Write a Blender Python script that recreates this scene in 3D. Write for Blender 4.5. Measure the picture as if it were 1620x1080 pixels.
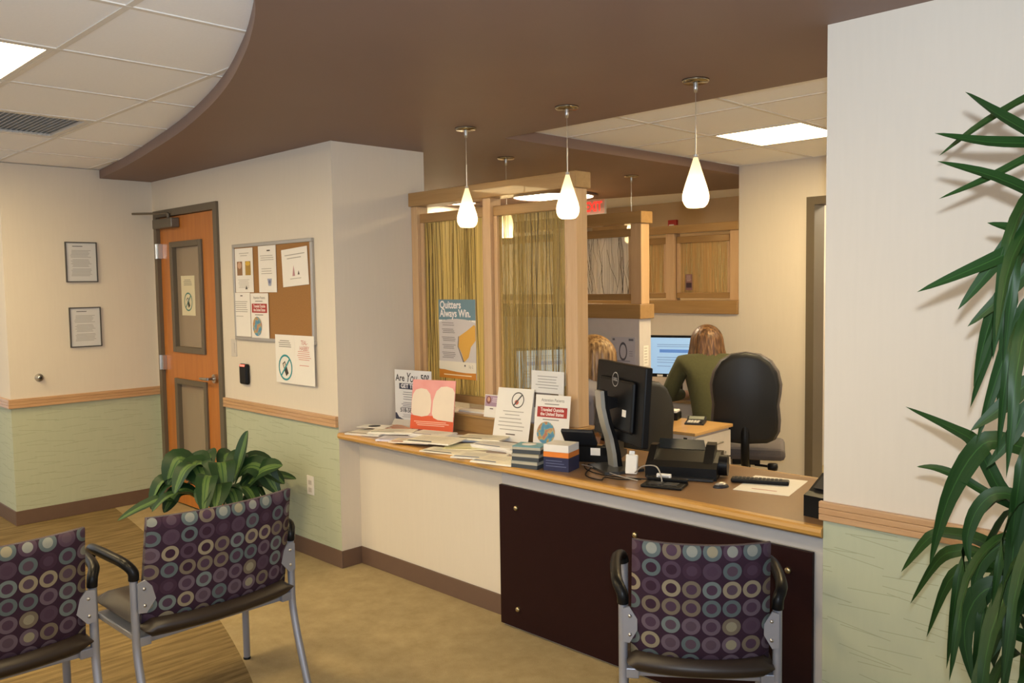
import bpy, bmesh, math, random
from mathutils import Matrix, Vector, geometry
random.seed(7)
R = math.radians
for o in list(bpy.data.objects): bpy.data.objects.remove(o)
scene = bpy.context.scene
COL = scene.collection

# ------------------------------------------------------------------ camera, world, flash, exposure
CAM = Vector((4.1396, -2.7275, 1.6179))
RT = Vector((0.70775343, 0.70629942, -0.01504041)); UP = Vector((-0.0357698, 0.05708972, 0.99772806)); FW = Vector((-0.7055534, 0.70560747, -0.06566963))
cd = bpy.data.cameras.new('camera'); co = bpy.data.objects.new('camera', cd); COL.objects.link(co)
mw = Matrix.Identity(4)
for i in range(3):
    mw[i][0] = RT[i]; mw[i][1] = UP[i]; mw[i][2] = -FW[i]; mw[i][3] = CAM[i]
co.matrix_world = mw
cd.sensor_width = 36; cd.lens = 1354.18 / 1620 * 36; cd.clip_start = 0.05
scene.camera = co
w = bpy.data.worlds.new('world'); scene.world = w; w.use_nodes = True
bgn = w.node_tree.nodes['Background']; bgn.inputs[0].default_value = (0.93, 0.96, 1.0, 1); bgn.inputs[1].default_value = 0.52
fl = bpy.data.lights.new('camera_flash', 'SPOT'); fl.energy = 158; fl.spot_size = R(126); fl.spot_blend = 1.0; fl.shadow_soft_size = 0.02; fl.color = (0.80, 0.90, 1.0)
flo = bpy.data.objects.new('camera_flash', fl); COL.objects.link(flo)
fm = mw.copy(); fp = CAM + UP * 0.12 + RT * 0.03
for i in range(3): fm[i][3] = fp[i]
flo.matrix_world = fm @ Matrix.Rotation(R(23), 4, 'X')
scene.view_settings.view_transform = 'Standard'; scene.view_settings.look = 'None'
scene.view_settings.gamma = 1.0; scene.view_settings.use_curve_mapping = False
scene.view_settings.exposure = 0.64
PANEL_E, DISC_E, PEND_E = 21.0, 26.0, 0.5
WARM = (1.0, 0.75, 0.38)

# ------------------------------------------------------------------ materials
def lin(h):
    h = h.lstrip('#'); out = []
    for i in (0, 2, 4):
        c = int(h[i:i+2], 16) / 255
        out.append(c / 12.92 if c <= .04045 else ((c + .055) / 1.055) ** 2.4)
    return tuple(out)
def col4(c):
    if isinstance(c, str): c = lin(c)
    return (c[0], c[1], c[2], 1)
class NT:
    def __init__(s, name):
        s.m = bpy.data.materials.new(name); s.m.use_nodes = True; s.t = s.m.node_tree
        s.b = s.t.nodes['Principled BSDF']; s.out = s.t.nodes['Material Output']
    def n(s, typ, ins=None, **props):
        nd = s.t.nodes.new(typ)
        for k, v in props.items(): setattr(nd, k, v)
        for k, v in (ins or {}).items(): s.set(nd, k, v)
        return nd
    def set(s, nd, k, v):
        if isinstance(v, bpy.types.NodeSocket): s.t.links.new(v, nd.inputs[k])
        else: nd.inputs[k].default_value = v
    def math(s, op, a, b=0.0, c=0.0):
        nd = s.n('ShaderNodeMath', operation=op)
        for i, v in enumerate((a, b, c)): s.set(nd, i, v)
        return nd.outputs[0]
    def mix(s, fac, a, b):
        nd = s.n('ShaderNodeMix', data_type='RGBA')
        s.set(nd, 0, fac); s.set(nd, 6, a if isinstance(a, bpy.types.NodeSocket) else col4(a)); s.set(nd, 7, b if isinstance(b, bpy.types.NodeSocket) else col4(b))
        return nd.outputs[2]
    def ramp(s, fac, stops, const=False):
        nd = s.n('ShaderNodeValToRGB'); s.set(nd, 0, fac); cr = nd.color_ramp
        if const: cr.interpolation = 'CONSTANT'
        while len(cr.elements) < len(stops): cr.elements.new(0.5)
        for e, (p, c) in zip(cr.elements, stops): e.position = p; e.color = col4(c)
        return nd.outputs[0]
    def base(s, c): s.set(s.b, 'Base Color', c if isinstance(c, bpy.types.NodeSocket) else col4(c))
    def bump(s, h, strength=.3, dist=.01):
        nd = s.n('ShaderNodeBump', {'Height': h, 'Strength': strength, 'Distance': dist}); s.t.links.new(nd.outputs[0], s.b.inputs['Normal'])
    def obj(s): return s.n('ShaderNodeTexCoord').outputs['Object']
    def pos(s): return s.n('ShaderNodeNewGeometry').outputs['Position']
    def map(s, v, scale=(1, 1, 1), rot=(0, 0, 0)):
        return s.n('ShaderNodeMapping', {'Vector': v, 'Scale': scale, 'Rotation': rot}).outputs[0]
    def noise(s, v, scale, detail=3.0, rough=.5):
        return s.n('ShaderNodeTexNoise', {'Vector': v, 'Scale': scale, 'Detail': detail, 'Roughness': rough}).outputs[0]
MC = {}
def plain(name, c, rough=.5, metal=0.0, var=0.06, scale=18.0, spec=.5, bump=0.0, coat=0.0):
    if name in MC: return MC[name]
    t = NT(name); c = lin(c) if isinstance(c, str) else c; spec = .12 if 'aubergine' in name else spec
    if var:
        nz = t.noise(t.obj(), scale)
        t.base(t.mix(nz, tuple(x * (1 - var) for x in c), tuple(min(1, x * (1 + var)) for x in c)))
        if bump: t.bump(nz, bump, .003)
    else: t.base(c)
    t.b.inputs['Roughness'].default_value = rough; t.b.inputs['Metallic'].default_value = metal
    t.b.inputs['Specular IOR Level'].default_value = spec
    if coat: t.b.inputs['Coat Weight'].default_value = coat
    MC[name] = t.m; return t.m
def wood(name, c1, c2, axis, rough=.4, scale=1.0, coat=.2):
    if name in MC: return MC[name]
    t = NT(name); sc = [26 * scale] * 3; sc[axis] = 1.6 * scale
    g = t.noise(t.map(t.obj(), tuple(sc)), 1.0, 5.0, .6)
    f = t.noise(t.map(t.obj(), tuple(x * 5 for x in sc)), 1.0, 2.0)
    k = t.math('ADD', t.math('MULTIPLY', g, .75), t.math('MULTIPLY', f, .25))
    t.base(t.ramp(k, [(.3, c2), (.62, c1)])); t.bump(f, .05, .002)
    t.b.inputs['Roughness'].default_value = rough; t.b.inputs['Coat Weight'].default_value = coat
    MC[name] = t.m; return t.m
def emit(name, c, strength):
    if name in MC: return MC[name]
    t = NT(name); c = col4(c)
    t.b.inputs['Base Color'].default_value = (min(.8, c[0]), min(.8, c[1]), min(.8, c[2]), 1)
    t.b.inputs['Emission Color'].default_value = c; t.b.inputs['Emission Strength'].default_value = strength
    MC[name] = t.m; return t.m

def wall_paint(name, c):
    t = NT(name); p = t.pos()
    weave = t.noise(t.map(p, (60, 60, 5)), 1.0, 3.0); big = t.noise(p, 1.4, 2.0)
    k = t.math('ADD', t.math('MULTIPLY', weave, .5), t.math('MULTIPLY', big, .5))
    t.base(t.mix(k, tuple(x * .95 for x in c), tuple(x * 1.05 for x in c)))
    t.bump(weave, .05, .002); t.b.inputs['Roughness'].default_value = .75; t.b.inputs['Specular IOR Level'].default_value = .25
    return t.m
M_WALL = wall_paint('cream_wall_paint', (.685, .622, .53))
def wallpaper():
    t = NT('green_grass_wallpaper'); p = t.pos()
    sx = t.n('ShaderNodeSeparateXYZ', {0: p}); s = t.math('ADD', sx.outputs[0], sx.outputs[1]); z = sx.outputs[2]
    lines = None
    for (a, h, L, duty, off) in ((3, .060, .34, .5, .0), (-7, .075, .42, .5, 3.3), (-3, .085, .30, .45, 7.1)):
        ca, sa = math.cos(R(a)), math.sin(R(a))
        uu = t.math('ADD', t.math('MULTIPLY', s, ca), t.math('MULTIPLY', z, sa))
        vv = t.math('ADD', t.math('DIVIDE', t.math('SUBTRACT', t.math('MULTIPLY', z, ca), t.math('MULTIPLY', s, sa)), h), off)
        row = t.math('FLOOR', vv); fr = t.math('SUBTRACT', vv, row)
        rn = t.n('ShaderNodeTexWhiteNoise', {'W': row}, noise_dimensions='1D').outputs[0]
        uf = t.math('FRACT', t.math('ADD', t.math('DIVIDE', uu, L), t.math('MULTIPLY', rn, 9.0)))
        ln = t.math('MULTIPLY', t.math('LESS_THAN', uf, duty), t.math('LESS_THAN', t.math('ABSOLUTE', t.math('SUBTRACT', fr, .5)), .0013 / h))
        lines = ln if lines is None else t.math('MAXIMUM', lines, ln)
    nz = t.noise(t.map(p, (40, 40, 8)), 1.0)
    c = t.mix(nz, (.435, .472, .345), (.475, .512, .375))
    t.base(t.mix(t.math('MULTIPLY', lines, .48), c, (.24, .25, .15)))
    t.b.inputs['Roughness'].default_value = .7; t.b.inputs['Specular IOR Level'].default_value = .25
    return t.m
M_PAPER = wallpaper()
M_BROWN = plain('brown_soffit_paint', (.222, .148, .122), .55, var=.05, scale=3, spec=.3)
M_BASE = plain('brown_vinyl_baseboard', (.14, .085, .06), .5)
M_RAIL = wood('chair_rail_oak', (.58, .36, .19), (.47, .27, .13), 0)
M_RAILY = wood('chair_rail_oak_side', (.58, .36, .19), (.47, .27, .13), 1)
M_TILE = plain('white_ceiling_tile', (.92, .93, .95), .9, var=.03, scale=90, spec=.1, bump=.1)
M_GRID = plain('white_ceiling_grid', (.74, .71, .66), .5, var=0)
MAPLE = [wood('maple_%d' % i, ((.385, .228, .085), (.60, .37, .15), (.60, .40, .22))[i], ((.305, .168, .056), (.50, .29, .10), (.51, .32, .16))[i], i, .38) for i in range(3)]  # upright-grain copy paler and pinker: flash light on the posts put into its colour
M_FRAME = plain('taupe_metal_frame', (.125, .10, .068), .45, var=.04)
M_DOOR = wood('cherry_door', (.50, .18, .032), (.39, .125, .02), 2, .38, .7)
M_CHROME = plain('satin_metal', (.55, .54, .52), .28, 1.0, var=.03)
M_SILVER = plain('silver_powder_coat', (.33, .35, .42), .38, .5, var=.02)
M_ALU = plain('aluminium_trim', (.45, .43, .40), .4, .6, var=.03)
M_BLACK = plain('black_plastic', (.006, .006, .0065), .36, var=.05, spec=.2)
M_DKGREY = plain('dark_grey_plastic', (.025, .026, .03), .45, spec=.3)
M_WHITE = plain('white_paper', (.80, .77, .72), .7, var=.02)
M_INK = plain('dark_ink', (.06, .06, .065), .7, var=0)
M_GREYINK = plain('grey_ink', (.30, .30, .30), .7, var=0)
M_VINYL = plain('brown_vinyl_seat', (.020, .0125, .009), .42, var=.1, scale=200, bump=.05)
M_LAM = plain('brown_laminate_top', (.25, .145, .072), .28, var=.08, scale=60)
M_PURPLE = plain('dark_aubergine_panel', (.020, .007, .007), .45, var=.1, scale=30)
M_CREAM = plain('cream_laminate', (.58, .54, .49), .5, var=.02)

def carpet(name, ca, cb, cc, streak):
    t = NT(name); p = t.pos()
    if streak: st = t.noise(t.map(p, (34, 3.0, 1)), 1.0, 4.0, .6)
    else: st = t.noise(t.map(p, (9, 9, 1)), 1.0, 5.0, .7)
    fine = t.noise(p, 260.0, 2.0)
    c = t.ramp(st, [(.3, ca), (.5, cb), (.7, cc)])
    t.base(t.mix(t.math('MULTIPLY', fine, .5), c, tuple(x * .55 for x in cb)))
    t.bump(fine, .5, .004); t.b.inputs['Roughness'].default_value = .95; t.b.inputs['Specular IOR Level'].default_value = .1
    return t.m
M_CARPET_A = carpet('tan_speckled_carpet', (.36, .28, .15), (.43, .34, .19), (.50, .40, .23), False)
M_CARPET_B = carpet('brown_plank_carpet', (.13, .092, .042), (.24, .172, .08), (.34, .25, .118), True)

def circle_fabric():
    t = NT('circle_pattern_fabric'); uv = t.n('ShaderNodeUVMap').outputs[0]
    cell = t.n('ShaderNodeVectorMath', {0: uv}, operation='FLOOR').outputs[0]
    fr = t.n('ShaderNodeVectorMath', {0: uv}, operation='FRACTION').outputs[0]
    d = t.n('ShaderNodeVectorMath', {0: fr, 1: (.5, .5, 0)}, operation='SUBTRACT').outputs[0]
    r = t.n('ShaderNodeVectorMath', {0: d}, operation='LENGTH').outputs['Value']
    w1 = t.n('ShaderNodeTexWhiteNoise', {'Vector': cell}, noise_dimensions='2D').outputs[0]
    c2 = t.n('ShaderNodeVectorMath', {0: cell, 1: (17.3, 5.1, 0)}, operation='ADD').outputs[0]
    w2 = t.n('ShaderNodeTexWhiteNoise', {'Vector': c2}, noise_dimensions='2D').outputs[0]
    bg = (.030, .014, .028)
    ring = t.ramp(w1, [(0, (.085, .055, .085)), (.20, (.15, .115, .15)), (.40, (.115, .165, .17)), (.56, (.18, .235, .23)), (.64, (.34, .30, .20)), (.78, (.20, .17, .12)), (.9, (.05, .025, .045))], True)
    inner = t.ramp(w2, [(0, (.075, .045, .075)), (.55, (.10, .07, .095)), (.72, (.30, .33, .30)), (.80, (.34, .32, .22)), (.88, (.035, .016, .03))], True)
    inr = t.math('LESS_THAN', r, .27); outr = t.math('LESS_THAN', r, .465)
    c = t.mix(outr, bg, ring); c = t.mix(inr, c, inner)
    nz = t.noise(t.n('ShaderNodeVectorMath', {0: uv, 1: (60, 60, 60)}, operation='MULTIPLY').outputs[0], 1.0, 2.0)
    t.base(t.mix(t.math('ADD', t.math('MULTIPLY', nz, .3), .2), c, bg)); t.bump(nz, .2, .002)
    t.b.inputs['Roughness'].default_value = .85; t.b.inputs['Specular IOR Level'].default_value = .2
    return t.m
M_FABRIC = circle_fabric()
def reed_resin(name, c, opacity):
    t = NT(name); p = t.obj()
    st = t.noise(t.map(p, (150, 150, 1.2)), 1.0, 3.0)
    cc = t.mix(st, tuple(x * .7 for x in c), tuple(min(1, x * 1.25) for x in c))
    t.base(cc); t.b.inputs['Roughness'].default_value = .12
    tr = t.n('ShaderNodeBsdfTransparent', {0: (1, .97, .88, 1)}); tl = t.n('ShaderNodeBsdfTranslucent', {0: cc})
    m1 = t.n('ShaderNodeMixShader', {0: .5, 1: t.b.outputs[0], 2: tl.outputs[0]})
    fac = t.math('MULTIPLY', t.math('ADD', st, .5), opacity)
    m2 = t.n('ShaderNodeMixShader', {0: fac, 1: tr.outputs[0], 2: m1.outputs[0]})
    t.t.links.new(m2.outputs[0], t.out.inputs[0]); return t.m
M_RESIN = reed_resin('amber_resin_pane', (.90, .68, .27), .85)
M_RESIN2 = reed_resin('clear_resin_pane', (.62, .52, .26), .30)
M_RESIN3 = reed_resin('pale_resin_pane', (.95, .93, .86), .55)
M_RESIN4 = reed_resin('honey_resin_pane', (.80, .56, .25), .95)
M_REED = plain('dried_reed', (.30, .20, .05), .7, var=.3, scale=40)
M_REEDL = plain('pale_dried_reed', (.58, .46, .20), .6, var=.25, scale=40)
M_REEDD = plain('dark_dried_reed', (.07, .05, .025), .7, var=.3, scale=40)
def clear_glass():
    t = NT('clear_acrylic'); t.base((1, 1, 1)); t.b.inputs['Roughness'].default_value = .03
    tr = t.n('ShaderNodeBsdfTransparent'); gl = t.n('ShaderNodeBsdfGlossy', {'Roughness': .05})
    m = t.n('ShaderNodeMixShader', {0: .07, 1: tr.outputs[0], 2: gl.outputs[0]}); t.t.links.new(m.outputs[0], t.out.inputs[0]); return t.m
M_ACRYL = clear_glass()

# ------------------------------------------------------------------ mesh builder
class MB:
    def __init__(s, M=None):
        s.v = []; s.f = []; s.sm = []; s.mi = []; s.uv = []; s.M = M or Matrix.Identity(4)
    def add(s, vs, fs, smooth=False, mi=0, uvs=None):
        b = len(s.v); s.v += [s.M @ Vector(p) for p in vs]
        for i, f in enumerate(fs):
            s.f.append([b + k for k in f]); s.sm.append(smooth); s.mi.append(mi)
            s.uv.append([uvs[k] for k in f] if uvs else None)
        return s
    def box(s, lo, hi, bev=0.0, mi=0, seg=2):
        x0, y0, z0 = lo; x1, y1, z1 = hi
        vs = [(x0,y0,z0),(x1,y0,z0),(x1,y1,z0),(x0,y1,z0),(x0,y0,z1),(x1,y0,z1),(x1,y1,z1),(x0,y1,z1)]
        fs = [(0,3,2,1),(4,5,6,7),(0,1,5,4),(1,2,6,5),(2,3,7,6),(3,0,4,7)]
        if not bev: return s.add(vs, fs, False, mi)
        bm = bmesh.new(); bv = [bm.verts.new(p) for p in vs]
        for f in fs: bm.faces.new([bv[i] for i in f])
        bmesh.ops.bevel(bm, geom=list(bm.edges), offset=bev, segments=seg, profile=.5, affect='EDGES')
        bm.verts.index_update(); bm.faces.ensure_lookup_table()
        V = [tuple(v.co) for v in bm.verts]; F = [[v.index for v in f.verts] for f in bm.faces]; bm.free()
        return s.add(V, F, False, mi)
    def obox(s, c, size, rot=(0, 0, 0), bev=0.0, mi=0):
        old = s.M; Rm = Matrix.Rotation(rot[2], 4, 'Z') @ Matrix.Rotation(rot[1], 4, 'Y') @ Matrix.Rotation(rot[0], 4, 'X')
        s.M = old @ Matrix.Translation(Vector(c)) @ Rm
        h = [x / 2 for x in size]; s.box([-x for x in h], h, bev, mi); s.M = old; return s
    def tube(s, pts, r, seg=10, cap=True, mi=0, flat=1.0):
        P = [Vector(p) for p in pts]; n = len(P); rr = r if isinstance(r, (list, tuple)) else [r] * n
        vs = []; fs = []; prev = None
        for i, p in enumerate(P):
            d = (P[min(i+1, n-1)] - P[max(i-1, 0)]).normalized()
            if prev is None:
                a = Vector((0, 0, 1)) if abs(d.z) < .9 else Vector((1, 0, 0)); x = d.cross(a).normalized()
            else: x = (prev - d * prev.dot(d)).normalized()
            prev = x; y = d.cross(x)
            for k in range(seg):
                t = 2 * math.pi * k / seg; vs.append(p + x * math.cos(t) * rr[i] + y * math.sin(t) * rr[i] * flat)
        for i in range(n - 1):
            for k in range(seg):
                a = i * seg + k; b = i * seg + (k + 1) % seg; fs.append((a, b, b + seg, a + seg))
        s.add(vs, fs, True, mi)
        if cap: s.add(vs[:seg], [tuple(range(seg))[::-1]], False, mi); s.add(vs[-seg:], [tuple(range(seg))], False, mi)
        return s
    def cyl(s, p0, p1, r0, r1=None, seg=16, mi=0): return s.tube([p0, p1], [r0, r0 if r1 is None else r1], seg, True, mi)
    def lathe(s, prof, c=(0, 0, 0), seg=24, mi=0, cap=True):
        vs = []; fs = []; n = len(prof)
        for (r, z) in prof:
            for k in range(seg):
                t = 2 * math.pi * k / seg; vs.append((c[0] + r * math.cos(t), c[1] + r * math.sin(t), c[2] + z))
        for i in range(n - 1):
            for k in range(seg):
                a = i * seg + k; b = i * seg + (k + 1) % seg; fs.append((a, b, b + seg, a + seg))
        s.add(vs, fs, True, mi)
        if cap:
            s.add(vs[:seg], [tuple(range(seg))[::-1]], False, mi); s.add(vs[-seg:], [tuple(range(seg))], False, mi)
        return s
    def sphere(s, c, r, seg=16, rings=10, mi=0):
        rx, ry, rz = r if isinstance(r, (tuple, list)) else (r, r, r)
        vs = [(c[0], c[1], c[2] - rz)]; fs = []
        for i in range(1, rings):
            a = -math.pi / 2 + math.pi * i / rings
            for k in range(seg):
                t = 2 * math.pi * k / seg; vs.append((c[0] + rx * math.cos(a) * math.cos(t), c[1] + ry * math.cos(a) * math.sin(t), c[2] + rz * math.sin(a)))
        vs.append((c[0], c[1], c[2] + rz)); L = len(vs) - 1
        for k in range(seg):
            k2 = (k + 1) % seg; fs.append((0, 1 + k2, 1 + k)); b = 1 + (rings - 2) * seg; fs.append((L, b + k, b + k2))
            for i in range(rings - 2): fs.append((1 + i*seg + k, 1 + i*seg + k2, 1 + (i+1)*seg + k2, 1 + (i+1)*seg + k))
        return s.add(vs, fs, True, mi)
    def prism(s, poly, z0, z1, mi=0):
        n = len(poly); area = sum(poly[i][0]*poly[(i+1)%n][1]-poly[(i+1)%n][0]*poly[i][1] for i in range(n))
        if area < 0: poly = poly[::-1]
        tri = geometry.tessellate_polygon([[Vector((x, y, 0)) for x, y in poly]])
        vs = [(x, y, z0) for x, y in poly] + [(x, y, z1) for x, y in poly]
        fs = []
        for t in tri:
            a, b, c = t; cr = (poly[b][0]-poly[a][0])*(poly[c][1]-poly[a][1])-(poly[b][1]-poly[a][1])*(poly[c][0]-poly[a][0])
            if cr < 0: a, c = c, a
            fs.append((c, b, a)); fs.append((a + n, b + n, c + n))
        for i in range(n): j = (i + 1) % n; fs.append((i, j, j + n, i + n))
        return s.add(vs, fs, False, mi)
    def prism_xz(s, poly, y0, y1, mi=0):          # polygon in x,z extruded along y
        old = s.M; s.M = old @ Matrix(((1,0,0,0),(0,0,1,0),(0,1,0,0),(0,0,0,1))) ; s.prism(poly, y0, y1, mi); s.M = old
        return s
    def prism_yz(s, poly, x0, x1, mi=0):
        old = s.M; s.M = old @ Matrix(((0,0,1,0),(1,0,0,0),(0,1,0,0),(0,0,0,1))); s.prism(poly, x0, x1, mi); s.M = old
        return s
    def mesh(s, name, mats):
        me = bpy.data.meshes.new(name); me.from_pydata([tuple(v) for v in s.v], [], s.f)
        me.polygons.foreach_set('use_smooth', s.sm); me.polygons.foreach_set('material_index', s.mi)
        if any(u is not None for u in s.uv):
            ul = me.uv_layers.new(name='UVMap'); k = 0
            for u in s.uv:
                for q in (u or [(0, 0)] * 0): ul.data[k].uv = q; k += 1
        for m in (mats if isinstance(mats, (list, tuple)) else [mats]): me.materials.append(m)
        bm = bmesh.new(); bm.from_mesh(me); bmesh.ops.recalc_face_normals(bm, faces=bm.faces); bm.to_mesh(me); bm.free()
        return me
    def build(s, name, mats, parent=None):
        o = bpy.data.objects.new(name, s.mesh(name, mats)); COL.objects.link(o)
        if parent is not None: o.parent = parent
        return o
def link(name, me, parent=None, loc=(0, 0, 0), rot=(0, 0, 0)):
    o = bpy.data.objects.new(name, me); COL.objects.link(o); o.location = loc; o.rotation_euler = rot
    if parent is not None: o.parent = parent
    return o
def tag(o, label, cat=None, group=None, kind=None):
    o['label'] = label
    if cat: o['category'] = cat
    if group: o['group'] = group
    if kind: o['kind'] = kind
    return o
def thing(name, label, cat, loc=(0, 0, 0), rz=0.0, group=None, rx=0.0):
    o = bpy.data.objects.new(name, None); o.empty_display_size = .05; COL.objects.link(o)
    o.location = loc; o.rotation_euler = (rx, 0, rz); return tag(o, label, cat, group)
def struct(name, mb, mats, label, cat='wall'): return tag(mb.build(name, mats), label, cat, None, 'structure')
def W(loc): return MB(Matrix.Translation(-Vector(loc)))    # world-coordinate builder for a thing standing at loc
def bx(lo, hi, bev=0.0): return MB().box(lo, hi, bev)

_font = None
def text_mesh(body, size, bold=0.0, shear=0.0, align='CENTER', sx=1.0):
    cu = bpy.data.curves.new('lettering', 'FONT'); cu.body = body; cu.size = size; cu.offset = bold; cu.shear = shear
    cu.align_x = align; cu.align_y = 'CENTER'; cu.resolution_u = 3; cu.space_line = .9
    ob = bpy.data.objects.new('lettering', cu); COL.objects.link(ob)
    dg = bpy.context.evaluated_depsgraph_get(); me = bpy.data.meshes.new_from_object(ob.evaluated_get(dg))
    bpy.data.objects.remove(ob); bpy.data.curves.remove(cu)
    M = Matrix(((sx, 0, 0, 0), (0, 0, -1, 0), (0, 1, 0, 0), (0, 0, 0, 1)))     # lies in x,z, faces -y
    me.transform(M); return me
INKS = {}
def ink(c):
    if c not in INKS: INKS[c] = plain('print_' + c.lstrip('#'), c, .65, var=0)
    return INKS[c]
def prints(parent, els, y0=-.0015):
    """flat print on a card standing in x,z and facing -y"""
    for k, e in enumerate(els):
        y = y0 - .0004 * (k + 1); kind = e[0]
        if kind == 'text':
            _, s, x, z, size, c = e[:6]; kw = e[6] if len(e) > 6 else {}
            me = text_mesh(s, size, **kw); me.materials.append(ink(c)); link('lettering', me, parent, (x, y, z)); continue
        mb = MB(); nm = 'print'
        if kind == 'rect': mb.add([(e[1],y,e[2]),(e[3],y,e[2]),(e[3],y,e[4]),(e[1],y,e[4])], [(0,1,2,3)]); nm = 'colour_block'
        elif kind == 'poly':
            pl = e[1]; tri = geometry.tessellate_polygon([[Vector((a, b, 0)) for a, b in pl]])
            mb.add([(a, y, b) for a, b in pl], [tuple(t) for t in tri]); nm = 'picture'
        elif kind == 'lines':                       # unreadable fine print
            _, x0, x1, zs, th, _c = e; rr = random.Random(k + len(zs))
            for z in zs:
                a = x0 + rr.uniform(0, .12) * (x1 - x0); b = x1 - rr.uniform(0, .2) * (x1 - x0)
                mb.add([(a,y,z),(b,y,z),(b,y,z+th),(a,y,z+th)], [(0,1,2,3)])
            nm = 'fine_print'
        elif kind in ('disc', 'ring'):
            cx, cz, rx, rz = e[1:5]; n = 28; ri = e[6] if kind == 'ring' else 0
            ou = [(cx + rx*math.cos(2*math.pi*i/n), y, cz + rz*math.sin(2*math.pi*i/n)) for i in range(n)]
            if kind == 'disc': mb.add(ou, [tuple(range(n))]); nm = 'picture'
            else:
                inn = [(cx + rx*ri*math.cos(2*math.pi*i/n), y, cz + rz*ri*math.sin(2*math.pi*i/n)) for i in range(n)]
                mb.add(ou + inn, [(i, (i+1)%n, n+(i+1)%n, n+i) for i in range(n)]); nm = 'emblem'
        c = e[5] if kind in ('disc', 'ring', 'lines', 'rect') else e[2]
        m = c if isinstance(c, bpy.types.Material) else ink(c)
        o = mb.build(nm, m, parent)
def card(name, label, cat, w, h, loc, rz=0.0, tilt=0.0, els=(), th=.002, mat=None, part='sheet', ry=0.0):
    t = thing(name, label, cat, loc, rz, None, tilt); t.rotation_euler[1] = ry
    bx((-w/2, -.0015, 0), (w/2, -.0015 + th, h)).build(part, mat or M_WHITE, t)
    prints(t, els); return t

# ------------------------------------------------------------------ room shell
XL, XR, YC, H, HC = -2.447, 2.875, -1.03, 2.44, 2.5
PW = .667                                   # depth of the wall end beside the counter
curve = [(-2.447,-.375),(-1.672,-.479),(-.8,-.634),(-.197,-.755),(.398,-.904),(.849,-1.04),(1.199,-1.167),(1.514,-1.295),(1.863,-1.467),(2.35,-1.78),(2.8,-2.15),(3.2,-2.6),(3.5,-3.1),(3.7,-3.7),(3.8,-4.6)]
def smooth_curve(pts, n=6):
    out = []
    for i in range(len(pts) - 1):
        p0 = pts[max(i-1, 0)]; p1 = pts[i]; p2 = pts[i+1]; p3 = pts[min(i+2, len(pts)-1)]
        for k in range(n):
            t = k / n
            out.append(tuple(.5*((2*p1[j]) + (-p0[j]+p2[j])*t + (2*p0[j]-5*p1[j]+4*p2[j]-p3[j])*t*t + (-p0[j]+3*p1[j]-3*p2[j]+p3[j])*t**3) for j in range(len(p1))))
    return out + [tuple(pts[-1])]
CURVE = smooth_curve(curve)
def curve_y(x):
    for a, b in zip(CURVE, CURVE[1:]):
        if a[0] <= x <= b[0]: return a[1] + (b[1]-a[1]) * (x-a[0]) / max(1e-6, b[0]-a[0])
    return CURVE[0][1] if x < CURVE[0][0] else -4.6
fm_ = MB()
fm_.prism(CURVE + [(6.2, -4.6), (6.2, 6.6), (-4.2, 6.6), (-4.2, -.2), (-2.6, -.34)], -.1, 0, 0)
fm_.prism([(-2.6, -.34)] + CURVE + [(3.8, -5.2), (-5.2, -5.2), (-5.2, -.2), (-4.2, -.2)], -.1, 0, 1)
struct('floor', fm_, [M_CARPET_A, M_CARPET_B], 'two-tone carpet floor, tan along the counter and brown plank pattern beyond a curve', 'floor')

ZR0, ZR1 = .8201, .8837
def wainscot_wall(name, lo, hi, label, top):
    mb = MB(); zc = .85
    mb.box((lo[0], lo[1], 0), (hi[0], hi[1], zc), 0, 1); mb.box((lo[0], lo[1], zc), (hi[0], hi[1], top), 0, 0)
    return struct(name, mb, [M_WALL, M_PAPER], label)
wl = wainscot_wall('wall_left', (XL-.14, YC, 0), (XL, .12, 0), 'short cream wall with green wallpaper below the rail, two framed notices on it', HC)
wainscot_wall('wall_alcove', (-5.0, YC, 0), (XL-.14, YC+.14, 0), 'cream wall running off to the left behind the short wall corner', HC)
# door wall, built round the doorway
D0, D1, DT = -2.401, -1.371, 2.213
mb = MB()
mb.box((XL, 0, 0), (D0, .12, .85), 0, 1); mb.box((XL, 0, .85), (D0, .12, H), 0, 0); mb.box((D0, 0, DT), (D1, .12, H))
mb.box((D1, 0, 0), (-.12, .12, .85), 0, 1); mb.box((D1, 0, .85), (-.12, .12, H), 0, 0)
struct('wall_door', mb, [M_WALL, M_PAPER], 'cream wall with green wallpaper below, holding the wooden door and corkboard')
mb = MB(); mb.box((-.12, .0, 0), (-.0005, PW, H), 0, 0)
mb.box((-.12, -.0005, 0), (-.0004, 0, .85), 0, 1); mb.box((-.12, -.0005, .85), (-.0004, 0, H), 0, 0)
struct('wall_pier', mb, [M_WALL, M_PAPER], 'pale wall end beside the left end of the reception counter')
wainscot_wall('wall_right', (XR, 0, 0), (6.2, .14, 0), 'pale wall with light green wallpaper below the rail, behind the tall plant', H)
struct('wall_counter', MB().box((0, .137, 0), (XR, .2, .755)), M_WALL, 'cream low wall under the counter top')
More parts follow.
